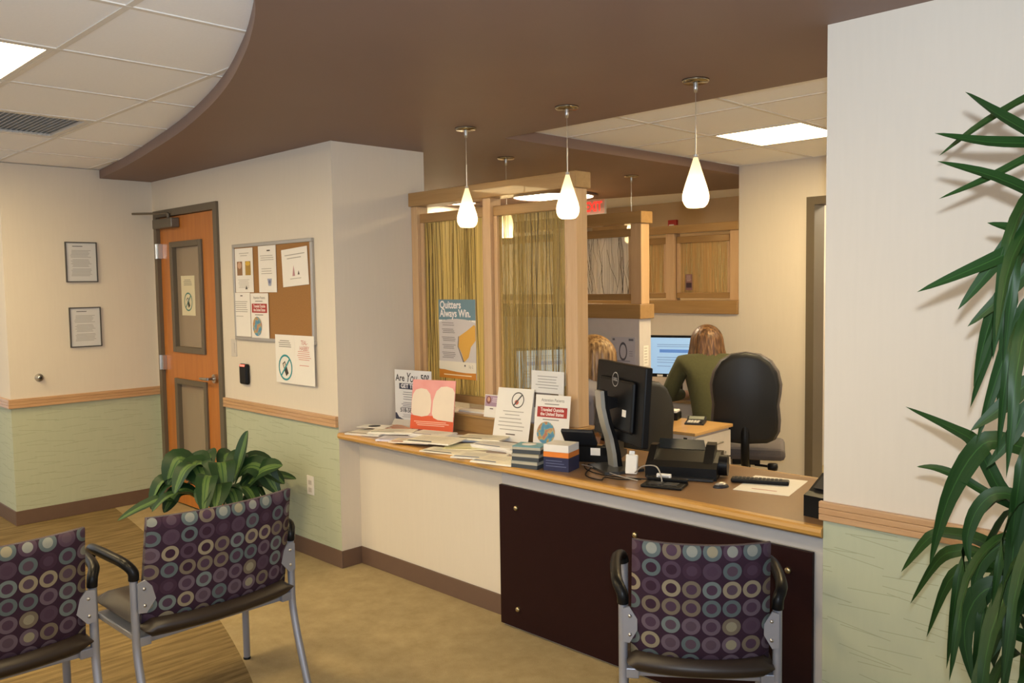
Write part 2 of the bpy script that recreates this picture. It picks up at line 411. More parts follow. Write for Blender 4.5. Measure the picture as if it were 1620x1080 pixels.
# office walls
BY = 3.22; XO = .687
mb = MB(); mb.box((XO, BY, 0), (1.30, BY+.12, HC)); mb.box((1.30, BY, 2.17), (2.25, BY+.12, HC)); mb.box((2.25, BY, 0), (6.2, BY+.12, HC)); mb.box((-2.45, BY, 0), (XO, BY+.12, 1.365))
struct('wall_back', mb, M_WALL, 'yellow-lit back office wall with a doorway and a low section under the screen')
struct('wall_office_left', MB().box((-2.6, .12, 0), (-2.45, 5.3, HC)), M_WALL, 'side wall of the office seen through the reed screen')
struct('wall_far', MB().box((-4.2, 5.25, 0), (XO+.12, 5.4, HC)), wall_paint('tan_far_wall', (.58, .42, .24)), 'far wall above the hanging screens')  # base colour tanner than the cream walls
struct('wall_corridor', MB().box((XO, BY+.12, 0), (XO+.12, 5.25, HC)), M_WALL, 'side wall of the space beyond the back wall')
struct('wall_storeroom', MB().box((XO+.12, 5.0, 0), (4.0, 5.1, HC)), M_WALL, 'rear wall of the storeroom seen through the doorway')
struct('wall_half', MB().box((-.9, 2.0, 0), (.64, 2.13, 1.375)), plain('pale_partition', (.60, .56, .54), .6), 'white half-height partition under the second reed screen')
# baseboards
def baseboard(side, lo, hi): struct('baseboard_' + side, bx((lo[0], lo[1], 0), (hi[0], hi[1], .1016), .003), M_BASE, 'brown vinyl baseboard along the %s wall' % side.replace('_', ' '), 'baseboard')
baseboard('left', (XL, YC-.008), (XL+.008, 0)); baseboard('alcove', (-5, YC-.008), (XL, YC))
baseboard('door', (D1, -.008), (.008, 0)); baseboard('pier', (0, 0), (.008, .137)); baseboard('counter', (.008, .129), (1.255, .137)); baseboard('right', (XR, -.008), (6.2, 0))
# chair rails: three fluted strips each
def rail(n, lo, hi, axis, label):
    t = thing('trim_%d' % n, label, 'chair rail', (0, 0, 0)); t['kind'] = 'structure'
    h = (ZR1 - ZR0) / 3
    for k in range(3):
        z = ZR0 + k * h
        bx((lo[0], lo[1], z + .0003), (hi[0], hi[1], z + h - .0003), .0025).build('rail_strip', M_RAIL if axis == 0 else M_RAILY, t)
    cl = [lo[0], lo[1]]; ch = [hi[0], hi[1]]
rail(1, (XL, YC-.02), (XL+.02, -.001), 1, 'oak chair rail under the two framed notices')
rail(2, (-5, YC-.02), (XL-.001, YC), 0, 'oak chair rail on the wall at the far left edge')
rail(3, (D1+.002, -.02), (-.002, 0), 0, 'oak chair rail between the wooden door and the counter')
rail(4, (XR-.008, -.02), (6.2, 0), 0, 'oak chair rail behind the tall strappy plant')

# soffit
YO = .6875
far = smooth_curve([(.687,4.13),(.169,4.101),(-.49,4.0),(-1.1,3.855),(-1.9,3.62),(-2.45,3.42)])
mb = MB(); mb.prism(CURVE + [(6.2, -4.6), (6.2, YO), (XL, YO)], H, HC)
mb.prism([(XL, YO), (XO, YO)] + far, H, HC)
struct('ceiling_soffit', mb, M_BROWN, 'brown dropped soffit with a curved edge over the counter', 'ceiling')

tile_me = {}
def tile(sx, sy):
    k = (round(sx, 3), round(sy, 3))
    if k not in tile_me: tile_me[k] = bx((-sx/2, -sy/2, 0), (sx/2, sy/2, .015), .004).mesh('ceiling_tile', M_TILE)
    return tile_me[k]
def tiled(name, label, xs, ys, skip, keep):
    c = struct(name, MB().box((xs[0], ys[0], HC+.03), (xs[-1], ys[-1], HC+.06)), M_TILE, label, 'ceiling')
    for i in range(len(xs)-1):
        for j in range(len(ys)-1):
            if (i, j) in skip or not keep((xs[i]+xs[i+1])/2, (ys[j]+ys[j+1])/2): continue
            link('ceiling_tile', tile(xs[i+1]-xs[i]-.016, ys[j+1]-ys[j]-.016), c, ((xs[i]+xs[i+1])/2, (ys[j]+ys[j+1])/2, HC+.004))
    for x in xs: bx((x-.011, ys[0], HC), (x+.011, ys[-1], HC+.018)).build('grid_bar', M_GRID, c)
    for y in ys: bx((xs[0], y-.011, HC+.0005), (xs[-1], y+.011, HC+.0175)).build('grid_bar', M_GRID, c)
    return c
fx = [.07 + .65*k for k in range(-7, 7)]; fy = [-1.04 - .59*k for k in range(6, -3, -1)]
fxs = [x for x in fx]; li = min(range(len(fx)), key=lambda i: abs(fx[i]-.07)); vi = min(range(len(fx)), key=lambda i: abs(fx[i]+1.23))
lj = min(range(len(fy)), key=lambda i: abs(fy[i]+2.22)); vj = min(range(len(fy)), key=lambda i: abs(fy[i]+1.63))
tiled('ceiling', 'white tile ceiling over the waiting area', fx, fy, {(li, lj), (vi, vj), (li-3, lj), (li+3, lj), (li, lj-3), (li-3, lj-3), (li+3, lj-3)}, lambda x, y: y < curve_y(x) + .5 and y < 0.1)
ox = [.67 + .605*k for k in range(0, 9)]; oy = [.62 + .615*k for k in range(0, 5)]; oy[-1] = 3.22
tiled('ceiling_office', 'white tile ceiling recessed behind the soffit over the office', ox, oy, {(1, 2), (4, 2)}, lambda x, y: True)
struct('ceiling_far', MB().box((-4.2, 2.9, HC), (XO, 5.4, HC+.03)), M_TILE, 'pale ceiling beyond the curved end of the soffit', 'ceiling')
struct('ceiling_storeroom', MB().box((XO+.12, BY+.12, HC), (4.0, 5.1, HC+.03)), M_TILE, 'storeroom ceiling behind the doorway', 'ceiling')

def troffer(x0, x1, y0, y1, label, e=PANEL_E, c=WARM):
    t = thing('ceiling_light_panel', label, 'ceiling light', ((x0+x1)/2, (y0+y1)/2, HC))
    hx, hy = (x1-x0)/2 - .012, (y1-y0)/2 - .012
    m = MB()
    for lo, hi in (((-hx,-hy),(hx,-hy+.02)),((-hx,hy-.02),(hx,hy)),((-hx,-hy+.02),(-hx+.02,hy-.02)),((hx-.02,-hy+.02),(hx,hy-.02))): m.box((*lo, .001), (*hi, .014))
    m.build('frame', M_GRID, t)
    bx((-hx+.02, -hy+.02, .006), (hx-.02, hy-.02, .012)).build('diffuser', emit('panel_diffuser_%g' % e, c, e), t)
troffer(fx[li], fx[li+1], fy[lj], fy[lj+1], 'bright square ceiling light panel at the top left corner')
for (a, b, nm) in ((li-3, lj, 'further along the row to the left'), (li+3, lj, 'beside the camera under the white ceiling'), (li, lj-3, 'in the row behind the camera, middle'), (li-3, lj-3, 'in the row behind the camera, left'), (li+3, lj-3, 'in the row behind the camera, right')):
    troffer(fx[a], fx[a+1], fy[b], fy[b+1], 'square ceiling light panel ' + nm)
troffer(ox[1], ox[2], oy[2], oy[3], 'bright square light panel in the office ceiling', 24)
troffer(ox[4], ox[5], oy[2], oy[3], 'second office ceiling light panel hidden behind the right wall', 24)
troffer(-1.1, -.2, 4.14, 4.42, 'added narrow light panel, unseen beyond the curved soffit end, brightening the far wall', 32)  # added lamp, hidden by the soffit edge, to brighten the far wall
t = thing('ceiling_vent', 'grey square air return vent among the white ceiling tiles', 'vent', (fx[vi]+.325, fy[vj]+.295, HC))
m = MB(); m.box((-.31,-.28,.001),(.31,-.25,.014)); m.box((-.31,.25,.001),(.31,.28,.014)); m.box((-.31,-.25,.001),(-.28,.25,.014)); m.box((.28,-.25,.001),(.31,.25,.014)); m.build('frame', M_GRID, t)
for k in range(20):
    MB().obox((0, -.238 + .025*k, .008), (.56, .02, .002), (R(35), 0, 0)).build('louvre', plain('vent_grey', (.52, .51, .50), .5), t)
bx((-.28,-.25,.018),(.28,.25,.02)).build('duct_back', plain('vent_dark', (.48,.48,.48), .8), t)

# disc lights in the soffit
for (x, y, r_, lb) in ((-1.235, 3.22, .40, 'large round light flush in the brown soffit behind the middle pendant'), (-2.2, 2.9, .20, 'smaller round light in the brown soffit further left'),):
    t = thing('round_ceiling_light', lb, 'ceiling light', (x, y, H))
    MB().lathe([(r_-.03, -.02), (r_+.015, -.02), (r_+.015, 0), (r_-.03, 0)], cap=False, seg=40).build('rim', M_BROWN, t)
    MB().lathe([(.001, -.012), (r_-.03, -.012), (r_-.03, -.004), (.001, -.004)], seg=40).build('diffuser', emit('disc_diffuser', (1, .84, .58), DISC_E), t)

# ------------------------------------------------------------------ door
t = thing('door_1', 'orange-brown wooden door with two narrow glazed panels in a taupe metal frame', 'door', ((D0+D1)/2, 0, 0)); t['kind'] = 'structure'
def dw(lo, hi, bev=0.0): return W(t.location).box(lo, hi, bev)
m = W(t.location); m.box((D0, -.018, 0), (D0+.05, .13, DT)); m.box((D1-.055, -.018, 0), (D1, .13, DT)); m.box((D0+.05, -.018, DT-.05), (D1-.055, .13, DT)); m.build('door_frame', M_FRAME, t)
x0, x1, ya, yb = D0+.053, D1-.058, .01, .055
wx0, wx1 = -2.165, -1.648; wz = [(.27, .964), (1.16, 1.973)]
m = W(t.location)
m.box((x0, ya, .01), (wx0, yb, DT-.053)); m.box((wx1, ya, .01), (x1, yb, DT-.053))
m.box((wx0, ya, .01), (wx1, yb, wz[0][0])); m.box((wx0, ya, wz[0][1]), (wx1, yb, wz[1][0])); m.box((wx0, ya, wz[1][1]), (wx1, yb, DT-.053))
leaf = m.build('door_leaf', M_DOOR, t)
M_DGLASS = NT('beige_reflection_door_glass'); M_DGLASS.base((.30, .235, .165)); M_DGLASS.b.inputs['Roughness'].default_value = .12; M_DGLASS = M_DGLASS.m  # beige reflection of the wall put into the glass colour
for (a, b) in wz:
    m = W(t.location); f = .042
    m.box((wx0, -.006, a), (wx0+f, yb+.01, b), .003); m.box((wx1-f, -.006, a), (wx1, yb+.01, b), .003); m.box((wx0+f, -.006, a), (wx1-f, yb+.01, a+f), .003); m.box((wx0+f, -.006, b-f), (wx1-f, yb+.01, b), .003)
    m.build('vision_frame', M_FRAME, t); dw((wx0+f, .03, a+f), (wx1-f, .036, b-f)).build('glass_pane', M_DGLASS, t)
h = W(t.location); h.cyl((-1.512, .01, 1.0), (-1.512, -.012, 1.0), .032, seg=20); h.cyl((-1.512, -.012, 1.0), (-1.512, -.055, 1.0), .011); h.tube([(-1.512,-.055,1.0),(-1.55,-.058,1.0),(-1.64,-.05,.997)], [.011,.011,.008]); h.build('lever_handle', M_CHROME, t)
dw((x1-.01, .0, .93), (x1+.006, .01, 1.06)).build('strike_plate', M_BLACK, t)
for z in (.246, 1.072, 1.912):
    h = W(t.location); h.cyl((D0+.045, -.022, z-.055), (D0+.045, -.022, z+.055), .011); h.box((D0+.045, -.02, z-.055), (D0+.085, .009, z+.055)); h.build('hinge', M_CHROME, t)
cl = dw((-2.33, -.055, 2.075), (-2.0, .008, 2.145), .006).build('door_closer', plain('closer_taupe', (.16, .14, .11), .4, .5), t)
h = W(t.location); h.tube([(-2.1, -.03, 2.15), (-2.1, -.03, 2.18)], .012); h.tube([(-2.1,-.03,2.18),(-2.40,-.17,2.19)], .008); h.tube([(-2.40,-.17,2.19),(-2.18,-.02,2.185)], .007); h.build('closer_arm', M_FRAME, cl)
PHONE = lambda x, z, s, c='#2d8f96': [('ring', x, z, s, s, c, .85), ('poly', [(x-s*.42,z+s*.28),(x-s*.05,z+s*.5),(x+s*.45,z-s*.42),(x+s*.08,z-s*.66)], '#3a3630'), ('poly', [(x-s*.3,z+s*.25),(x-s*.06,z+s*.38),(x+s*.1,z+s*.06),(x-s*.14,z-s*.08)], '#cfc8b8'), ('poly', [(x-s*.7,z-s*.62),(x-s*.6,z-s*.72),(x+s*.7,z+s*.62),(x+s*.6,z+s*.72)], c)]
card('no_phone_notice', 'yellowish no-phone notice taped to the upper door glass', 'notice', .22, .29, (-1.945, .0285, 1.432), 0, 0, [('lines', -.07, .07, [.22,.232,.244,.256], .005, '#8d8a7a')] + PHONE(0, .1, .068, '#4b7f78'), mat=plain('yellowed_paper', (.66, .60, .42), .7, var=.02))

# back doorway frame
t = thing('door_2', 'dark taupe metal frame of the open doorway in the back office wall', 'door frame', (1.244, BY, 0)); t['kind'] = 'structure'
m = W(t.location); m.box((1.244, BY-.02, 0), (1.305, BY+.14, 2.22)); m.build('jamb', M_FRAME, t)
m = W(t.location); m.box((2.245, BY-.02, 0), (2.306, BY+.14, 2.22)); m.build('jamb', M_FRAME, t)
m = W(t.location); m.box((1.305, BY-.02, 2.165), (2.245, BY+.14, 2.22)); m.build('head', M_FRAME, t)

# ------------------------------------------------------------------ counter
CZ = .79
t = thing('reception_counter', 'long reception counter with maple edge, brown top and dark aubergine front panel', 'counter', (1.437, .3, 0))
wb = lambda lo, hi, bev=0.0: W(t.location).box(lo, hi, bev)
wb((.002, .02, CZ-.035), (XR-.002, .675, CZ)).build('worktop', M_LAM, t)
e = W(t.location); prof = [(.022, CZ-.035), (-.002, CZ-.035), (-.011, CZ-.028), (-.014, CZ-.016), (-.011, CZ-.005), (-.002, CZ+.0005), (.022, CZ+.0005)]
e.prism_yz(prof, .002, XR-.002); e.build('front_edge', wood('honey_maple_edge', (.60, .33, .085), (.52, .27, .06), 0, .3, 1, .5), t)
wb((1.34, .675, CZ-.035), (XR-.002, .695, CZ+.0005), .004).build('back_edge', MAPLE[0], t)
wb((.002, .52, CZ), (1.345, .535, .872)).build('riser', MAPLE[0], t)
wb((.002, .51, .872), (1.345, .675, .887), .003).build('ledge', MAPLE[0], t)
wb((1.262, .068, .682), (XR-.002, .137, .755)).build('apron', plain('apron_grey', (.52, .50, .49), .5), t)
p = wb((1.262, .048, .012), (2.815, .066, .68), .002).build('front_panel', M_PURPLE, t)
wb((2.818, .066, 0), (XR-.002, .137, .682)).build('end_post', plain('apron_grey', (.52, .50, .49), .5), t)
wb((1.262, .068, 0), (2.816, .137, .68)).build('panel_backing', M_CREAM, t)
for (x, z) in ((1.377, .585), (1.38, .105), (2.06, .595), (2.06, .105), (2.727, .60), (2.727, .105)):
    W(t.location).lathe([(.012, 0), (.012, .006), (.009, .011), (.001, .012)], (0, 0, 0)).build('standoff_cap', plain('brass_cap', (.5, .42, .25), .35, 1.0), p).matrix_local = Matrix.Translation(Vector((x, .048, z))-Vector(t.location)) @ Matrix.Rotation(R(90), 4, 'X') @ Matrix.Translation(Vector(t.location))

# ------------------------------------------------------------------ reed screens
def reeds(x0, x1, y, z0, z1, n, seed, org, cross=0.0):
    rr = random.Random(seed); m = W(org)
    for i in range(n):
        x = rr.uniform(x0, x1); yy = y + rr.uniform(-.001, .001); w_ = rr.uniform(.0007, .0022); pts = []; dx = rr.uniform(-.03, .03)*(1+cross)
        a = z0 if rr.random() < .75 else rr.uniform(z0, z1-.3); b = z1 if rr.random() < .75 else rr.uniform(a+.2, z1)
        for k in range(5):
            q = k / 4; xx = min(x1-.001, max(x0+.001, x + dx*q + rr.uniform(-.006, .006)*(1+cross))); pts.append((xx, yy, a + (b-a)*q))
        m.tube(pts, w_, 3, False)
    return m
def reed_screen(label, x0, x1, yf, d, zb0, zb1, posts, z_base, bays, pane_m, seed, zt, zl, cap=None, n=130, dark=False, mats=None):
    o = ((x0+x1)/2, yf+d/2, z_base); t = thing('reed_screen', label, 'screen', o); w_ = lambda lo, hi, bev=.004: W(o).box(lo, hi, bev)
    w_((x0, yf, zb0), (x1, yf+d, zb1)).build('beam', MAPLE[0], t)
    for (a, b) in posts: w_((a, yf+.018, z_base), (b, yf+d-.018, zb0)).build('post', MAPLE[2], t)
    ym = yf + d/2
    for k, (a, b) in enumerate(bays):
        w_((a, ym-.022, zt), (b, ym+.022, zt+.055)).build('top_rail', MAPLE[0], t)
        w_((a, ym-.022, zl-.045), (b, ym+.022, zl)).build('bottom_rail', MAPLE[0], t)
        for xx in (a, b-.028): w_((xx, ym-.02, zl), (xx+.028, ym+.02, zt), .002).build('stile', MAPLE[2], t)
        pm = pane_m[k] if isinstance(pane_m, list) else pane_m
        w_((a+.028, ym-.004, zl), (b-.028, ym+.004, zt), 0).build('resin_pane', pm, t)
        for j, (mm, nn) in enumerate(mats or ((M_REED, n//3), (M_REEDL, n//2), (M_REEDD, n//10))):
            o2 = reeds(a+.03, b-.03, ym-.0075 if j != 1 else ym+.0075, zl+.002, zt-.002, nn, seed+k*10+j, o, 1.5 if dark else 0).build('reed_strands', mm, t); o2['kind'] = 'stuff'
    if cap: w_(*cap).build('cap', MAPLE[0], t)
    return t
reed_screen('tall maple screen with reed panes standing on the counter ledge', .002, 1.335, .537, .122, 2.10, 2.182, [(.004, .06), (.64, .70), (1.255, 1.325)], .887,
            [(.062, .638), (.702, 1.253)], [M_RESIN, M_RESIN2], 5, 2.0, .983)
reed_screen('short maple reed screen standing on the white half wall', -.9, .66, 2.0, .13, 2.025, 2.105, [(-.88, -.80), (-.15, -.07), (.555, .645)], 1.475,
            [(-.79, -.16), (-.06, .545)], M_RESIN3, 50, 1.94, 1.545, ((-.9, 1.985, 1.3755), (.66, 2.145, 1.475)), 100, True, ((M_REEDD, 34), (M_REEDL, 26)))
reed_screen('maple screen with honey panes set in the low back wall opening', -2.40, .684, 3.215, .13, 2.02, 2.087, [(-2.38,-2.3),(-1.5,-1.42),(-.74, -.66), (.0, .08), (.60, .683)], 1.473,
            [(-2.29,-1.51),(-1.41,-.75),(-.65, -.01), (.09, .59)], M_RESIN4, 80, 1.94, 1.535, ((-2.40, 3.20, 1.366), (.684, 3.35, 1.473)), 60, False, ((M_REEDL, 45), (M_REED, 12)))

card('small_screen_notice', 'small dark mauve notice stuck on the honey pane of the back screen', 'notice', .063, .13, (.21, 3.258, 1.555), 0, 0, [('rect', -.025, .02, .025, .06, '#3a2530'), ('lines', -.024, .024, [.075,.085,.095,.105,.115], .004, '#c0a8a4')], mat=plain('mauve_notice', (.22, .11, .10), .6))
# ------------------------------------------------------------------ pendants
def pendant(x, y, label):
    t = thing('pendant_lamp', label, 'pendant lamp', (x, y, H), 0, 'teardrop pendants under the soffit')
    MB().lathe([(.001, 0), (.056, 0), (.056, -.006), (.05, -.012), (.001, -.013)], seg=28).build('canopy', plain('pendant_nickel', (.34, .30, .22), .18, 1.0, var=.02), t)
    MB().lathe([(.009, -.012), (.009, -.03), (.006, -.05), (.001, -.051)], seg=14).build('stem', M_CHROME, t)
    MB().tube([(0, 0, -.05), (0, 0, -.19)], .0013, 6).build('cord', M_CHROME, t)
    MB().tube([(0, 0, -.19), (0, 0, -.31)], .0028, 8).build('rod', M_CHROME, t)
    pr = [(.008,-.308),(.012,-.322),(.019,-.345),(.030,-.38),(.041,-.415),(.050,-.445),(.0545,-.467),(.0535,-.485),(.047,-.502),(.038,-.512),(.030,-.516)]
    sh = MB().lathe(pr, cap=False, seg=28).build('glass_shade', MC['pendant_glass'], t)
    MB().lathe([(.0085,-.300),(.0105,-.312),(.0005,-.313)], seg=12).build('collar', M_ALU, t)
    lb = bpy.data.lights.new('bulb', 'POINT'); lb.energy = 0.9; lb.color = (1, .80, .50); lb.shadow_soft_size = .012
    lo = bpy.data.objects.new('bulb', lb); COL.objects.link(lo); lo.parent = t; lo.location = (0, 0, -.488)
g = NT('pendant_glass'); tl = g.n('ShaderNodeBsdfTranslucent', {0: (.95, .86, .66, 1)}); em = g.n('ShaderNodeEmission', {0: (1, .80, .46, 1), 1: PEND_E * .35})
g.b.inputs['Base Color'].default_value = (.85, .80, .70, 1); g.b.inputs['Roughness'].default_value = .3
m1 = g.n('ShaderNodeMixShader', {0: .7, 1: g.b.outputs[0], 2: tl.outputs[0]}); ad = g.n('ShaderNodeAddShader'); g.t.links.new(m1.outputs[0], ad.inputs[0]); g.t.links.new(em.outputs[0], ad.inputs[1]); g.t.links.new(ad.outputs[0], g.out.inputs[0]); MC['pendant_glass'] = g.m
for (x, y, lb) in ((.774, .32, 'leftmost white teardrop pendant above the brochures'), (1.475, .32, 'middle front teardrop pendant beside the screen beam end'), (2.172, .32, 'right front teardrop pendant above the black printer'), (.171, 1.21, 'teardrop pendant behind the tall reed screen'), (.112, 2.62, 'farthest teardrop pendant hanging behind the short screen')):
    pendant(x, y, lb)

# exit sign, strobe, far items
t = thing('exit_sign', 'red EXIT sign hanging beyond the soffit', 'exit sign', (-1.565, 4.2, 2.335))
bx((-.15, 0, 0), (.15, .03, .15), .004).build('housing', M_WHITE, t); bx((-.012, .008, .15), (.012, .022, .165)).build('mount', M_WHITE, t)
me = text_mesh('EXIT', .135, .004, sx=.8); me.materials.append(emit('exit_red', (1, .03, .02), .9)); link('lettering', me, t, (0, -.001, .075))
bx((-.145, -.0006, .005), (.145, 0, .145)).build('face', plain('exit_face', (.75, .45, .40), .5), t)
t = thing('fire_strobe', 'small red fire alarm strobe on the far wall above the screen', 'alarm', (-1.29, 5.25, 2.185))
bx((-.055, -.04, 0), (.055, 0, .12), .006).build('housing', plain('alarm_red', (.45, .02, .015), .4), t); bx((-.03, -.055, .02), (.03, -.04, .07), .004).build('lens', M_WHITE, t)
# storeroom shelf sliver
t = thing('storeroom_shelf', 'white shelf unit of supplies glimpsed through the doorway', 'shelf', (1.25, 4.7, 0))
for z in (.35, .8, 1.2, 1.6, 2.0): bx((-.4, -.2, z), (.75, .2, z+.025)).build('shelf_board', M_CREAM, t)
for x in (-.4, .73): bx((x, -.2, 0), (x+.02, .2, 2.2)).build('upright', M_CREAM, t)
rr = random.Random(3)
for zi, z in enumerate((.375, .825, 1.225, 1.625)):
    for k in range(4):
        c = rr.choice(['#c9c2b2', '#b4553c', '#6d8b8f', '#d8d0c0', '#3b3434']); hgt = rr.uniform(.15, .3)
        o = thing('supply_box', '%s supply box on the storeroom shelf, %s from its left end, %s level' % ({'#c9c2b2':'beige','#b4553c':'rust red','#6d8b8f':'grey blue','#d8d0c0':'off-white','#3b3434':'dark'}[c], ['first','second','third','fourth'][k], ['lowest','second','third','top'][zi]), 'box', (.98 + .28*k, 4.68, z))
        bx((-.11, -.15, 0), (.11, .1, hgt), .003).build('carton', ink(c), o); bx((-.112, -.152, hgt), (.112, .102, hgt+.02), .002).build('lid', ink(c), o)
sl = thing('storeroom_light', 'storeroom ceiling light behind the doorway', 'ceiling light', (1.9, 4.1, HC)); bx((-.3, -.3, -.03), (.3, .3, -.01)).build('diffuser', emit('store_diffuser', (1, .86, .62), 26), sl); bx((-.31,-.31,-.01),(.31,.31,0)).build('housing', M_GRID, sl)

# ------------------------------------------------------------------ wall things
for (y0, z0, lb, sd) in ((-.53, 1.686, 'upper framed notice on the left wall', 1), (-.523, 1.217, 'lower framed notice on the left wall', 2)):
    t = thing('framed_notice', lb + ', black metal frame round a typed sheet', 'framed notice', (XL, y0, z0), R(90)); w2, h2 = .108, .288
    m = MB(); m.box((-w2,-.016,0),(w2,-.0005,.007)); m.box((-w2,-.016,h2-.007),(w2,-.0005,h2)); m.box((-w2,-.016,.007),(-w2+.007,-.0005,h2-.007)); m.box((w2-.007,-.016,.007),(w2,-.0005,h2-.007)); m.build('frame', plain('frame_dark', (.06,.055,.05), .4), t)
    bx((-w2+.007, -.008, .007), (w2-.007, -.0005, h2-.007)).build('sheet', plain('notice_sheet', (.62,.62,.62), .4, var=.02), t)
    prints(t, [('lines', -.075, .075, [.045+.0095*k for k in range(20) if k not in (6, 13)], .0035, '#9a9a9a'), ('lines', -.07, .03, [.255], .005, '#555555')], -.008)
t = thing('door_stop', 'round metal door stop on the left wall below the frames', 'door stop', (XL, -.846, 1.02), R(90))
MB(Matrix.Rotation(R(90), 4, 'X')).lathe([(.028, 0), (.028, .006), (.018, .012), (.016, .025), (.02, .035), (.001, .037)]).build('dome', M_CHROME, t); MB(Matrix.Rotation(R(90), 4, 'X')).lathe([(.010, .036), (.010, .042), (.001, .043)]).build('rubber_tip', M_DKGREY, t)
t = thing('light_switch', 'cream switch plate beside the card reader by the door', 'switch', (-1.214, 0, 1.17)); bx((-.036, -.006, 0), (.036, 0, .115), .002).build('plate', M_CREAM, t); bx((-.016, -.009, .025), (.016, -.006, .09), .001).build('rocker', M_CREAM, t)
t = thing('card_reader', 'black card reader with a red light under the corkboard', 'card reader', (-1.06, 0, .995)); bx((-.05, -.03, 0), (.05, 0, .135), .012).build('case', M_BLACK, t); bx((-.03, -.0315, .118), (.03, -.02, .130)).build('indicator', emit('red_led', (1, .12, .08), 1.5), t)
t = thing('wall_outlet', 'white wall outlet low on the green wallpaper', 'outlet', (-.314, 0, .38)); bx((-.036, -.006, 0), (.036, 0, .115), .002).build('plate', M_WHITE, t)
for z in (.03, .075): bx((-.017, -.009, z-.014), (.017, -.006, z+.014), .002).build('socket', M_CREAM, t)
# corkboard
BX0, BX1, BZ0, BZ1 = -1.165, -.20, 1.286, 1.91
t = thing('corkboard', 'brown corkboard in an aluminium frame beside the door', 'bulletin board', ((BX0+BX1)/2, 0, BZ0)); hw = (BX1-BX0)/2; hh = BZ1-BZ0
cork = NT('cork'); nz = cork.noise(cork.obj(), 160.0, 4.0); cork.base(cork.mix(nz, (.25, .12, .035), (.38, .19, .06))); cork.b.inputs['Roughness'].default_value = .9
bx((-hw+.02, -.012, .02), (hw-.02, -.001, hh-.02)).build('cork_panel', cork.m, t)
for lo, hi in (((-hw,0),(hw,.022)),((-hw,hh-.022),(hw,hh)),((-hw,.022),(-hw+.022,hh-.022)),((hw-.022,.022),(hw,hh-.022))): bx((lo[0], -.02, lo[1]), (hi[0], 0, hi[1]), .003).build('frame_bar', M_ALU, t)
GLOBE = NT('globe_print'); vz = GLOBE.noise(GLOBE.obj(), 26.0, 2.0); GLOBE.base(GLOBE.ramp(vz, [(.35, (.06, .20, .38)), (.5, (.10, .30, .42)), (.53, (.45, .38, .14)), (.62, (.45, .16, .10)), (.72, (.30, .22, .35))])); GLOBE = GLOBE.m
def attn(w_, h_):
    return [('text', 'Attention Patients', 0, h_*.90, h_*.085, '#66605c', {'sx': .82}), ('lines', -w_*.3, w_*.3, [h_*.815], h_*.018, '#8a8580'), ('rect', -w_*.43, h_*.57, w_*.43, '#a8322c', '#a8322c') if 0 else ('rect', -w_*.43, h_*.57, w_*.43, h_*.77, '#a8322c'),
            ('text', 'Traveled Outside\nthe United States', 0, h_*.672, h_*.092, '#f2e6e0', {'sx': .80, 'bold': .0006}), ('lines', -w_*.3, w_*.3, [h_*.515], h_*.018, '#8a8580'), ('disc', -w_*.14, h_*.27, w_*.26, h_*.215, GLOBE)]
card('board_notice', 'notice with two small photos pinned at the corkboard top left', 'notice', .235, .285, (-1.012, -.0165, 1.597), 0, 0, [('lines', -.06, .07, [.235,.25], .004, '#a8a49a'), ('rect', -.09, .11, -.02, .2, '#8f6a48'), ('rect', .02, .11, .09, .2, '#a98638'), ('disc', -.055, .175, .025, .022, '#c9a288'), ('disc', .055, .185, .03, .014, '#d2ac3c'), ('lines', -.08, .08, [.03,.04,.05,.06,.07,.08], .003, '#b5b0a6'), ('poly', [(.015,.02),(.045,.02),(.03,.045)], '#55504a')])
card('board_notice', 'curling notice with a small blue drawing at the corkboard top middle', 'notice', .215, .29, (-.715, -.0165, 1.596), 0, 0, [('rect', 0, .255, .04, .263, '#4a4238'), ('lines', -.085, .085, [.2,.213,.226], .004, '#a8a49a'), ('lines', -.085, .085, [.115,.13,.145], .004, '#a8a49a'), ('poly', [(0,.085),(.055,.085),(.045,.04),(.012,.04)], '#9aa0b8'), ('disc', .028, .065, .012, .012, '#6d7494')])
card('board_notice', 'tilted notice with two tiny figures at the corkboard top right', 'notice', .29, .225, (-.385, -.0165, 1.633), 0, 0, [('lines', -.11, .12, [.165,.185], .005, '#a09c94'), ('poly', [(-.03,.06),(.0,.06),(-.012,.125)], '#b98a8e'), ('poly', [(.03,.065),(.052,.065),(.042,.09)], '#5e5048'), ('lines', -.06, .07, [.042], .004, '#a8a49a')], ry=R(-3))
card('board_notice', 'typed notice pinned at the corkboard bottom left', 'notice', .222, .285, (-1.058, -.0165, 1.310), 0, 0, [('rect', -.015, .262, .015, .268, '#4a4238'), ('lines', -.09, .08, [.16,.173,.186,.199,.212,.225], .004, '#9a968e'), ('lines', -.08, .03, [.13], .004, '#a8a49a')])
card('travel_notice', 'travel notice with a red banner and globe pinned on the corkboard', 'notice', .222, .288, (-.826, -.0175, 1.303), 0, 0, attn(.222, .288))
card('no_phone_notice', 'white no-phone sign with a teal circle at the corkboard bottom edge', 'notice', .228, .295, (-.524, -.0215, 1.042), 0, 0, [('lines', -.075, .075, [.22,.232,.244,.256], .005, '#8d8a82')] + PHONE(0, .095, .08))
card('red_letter_notice', 'white notice with red lettering at the corkboard bottom right corner', 'notice', .21, .295, (-.304, -.0215, 1.042), 0, 0, [('text', 'TEAL-\nHABBBY', 0, .235, .038, '#b85a52', {'sx': .75}), ('lines', -.08, .08, [.15,.162,.174,.186,.198], .004, '#cf8f86'), ('lines', -.06, .06, [.115], .004, '#cf8f86')])

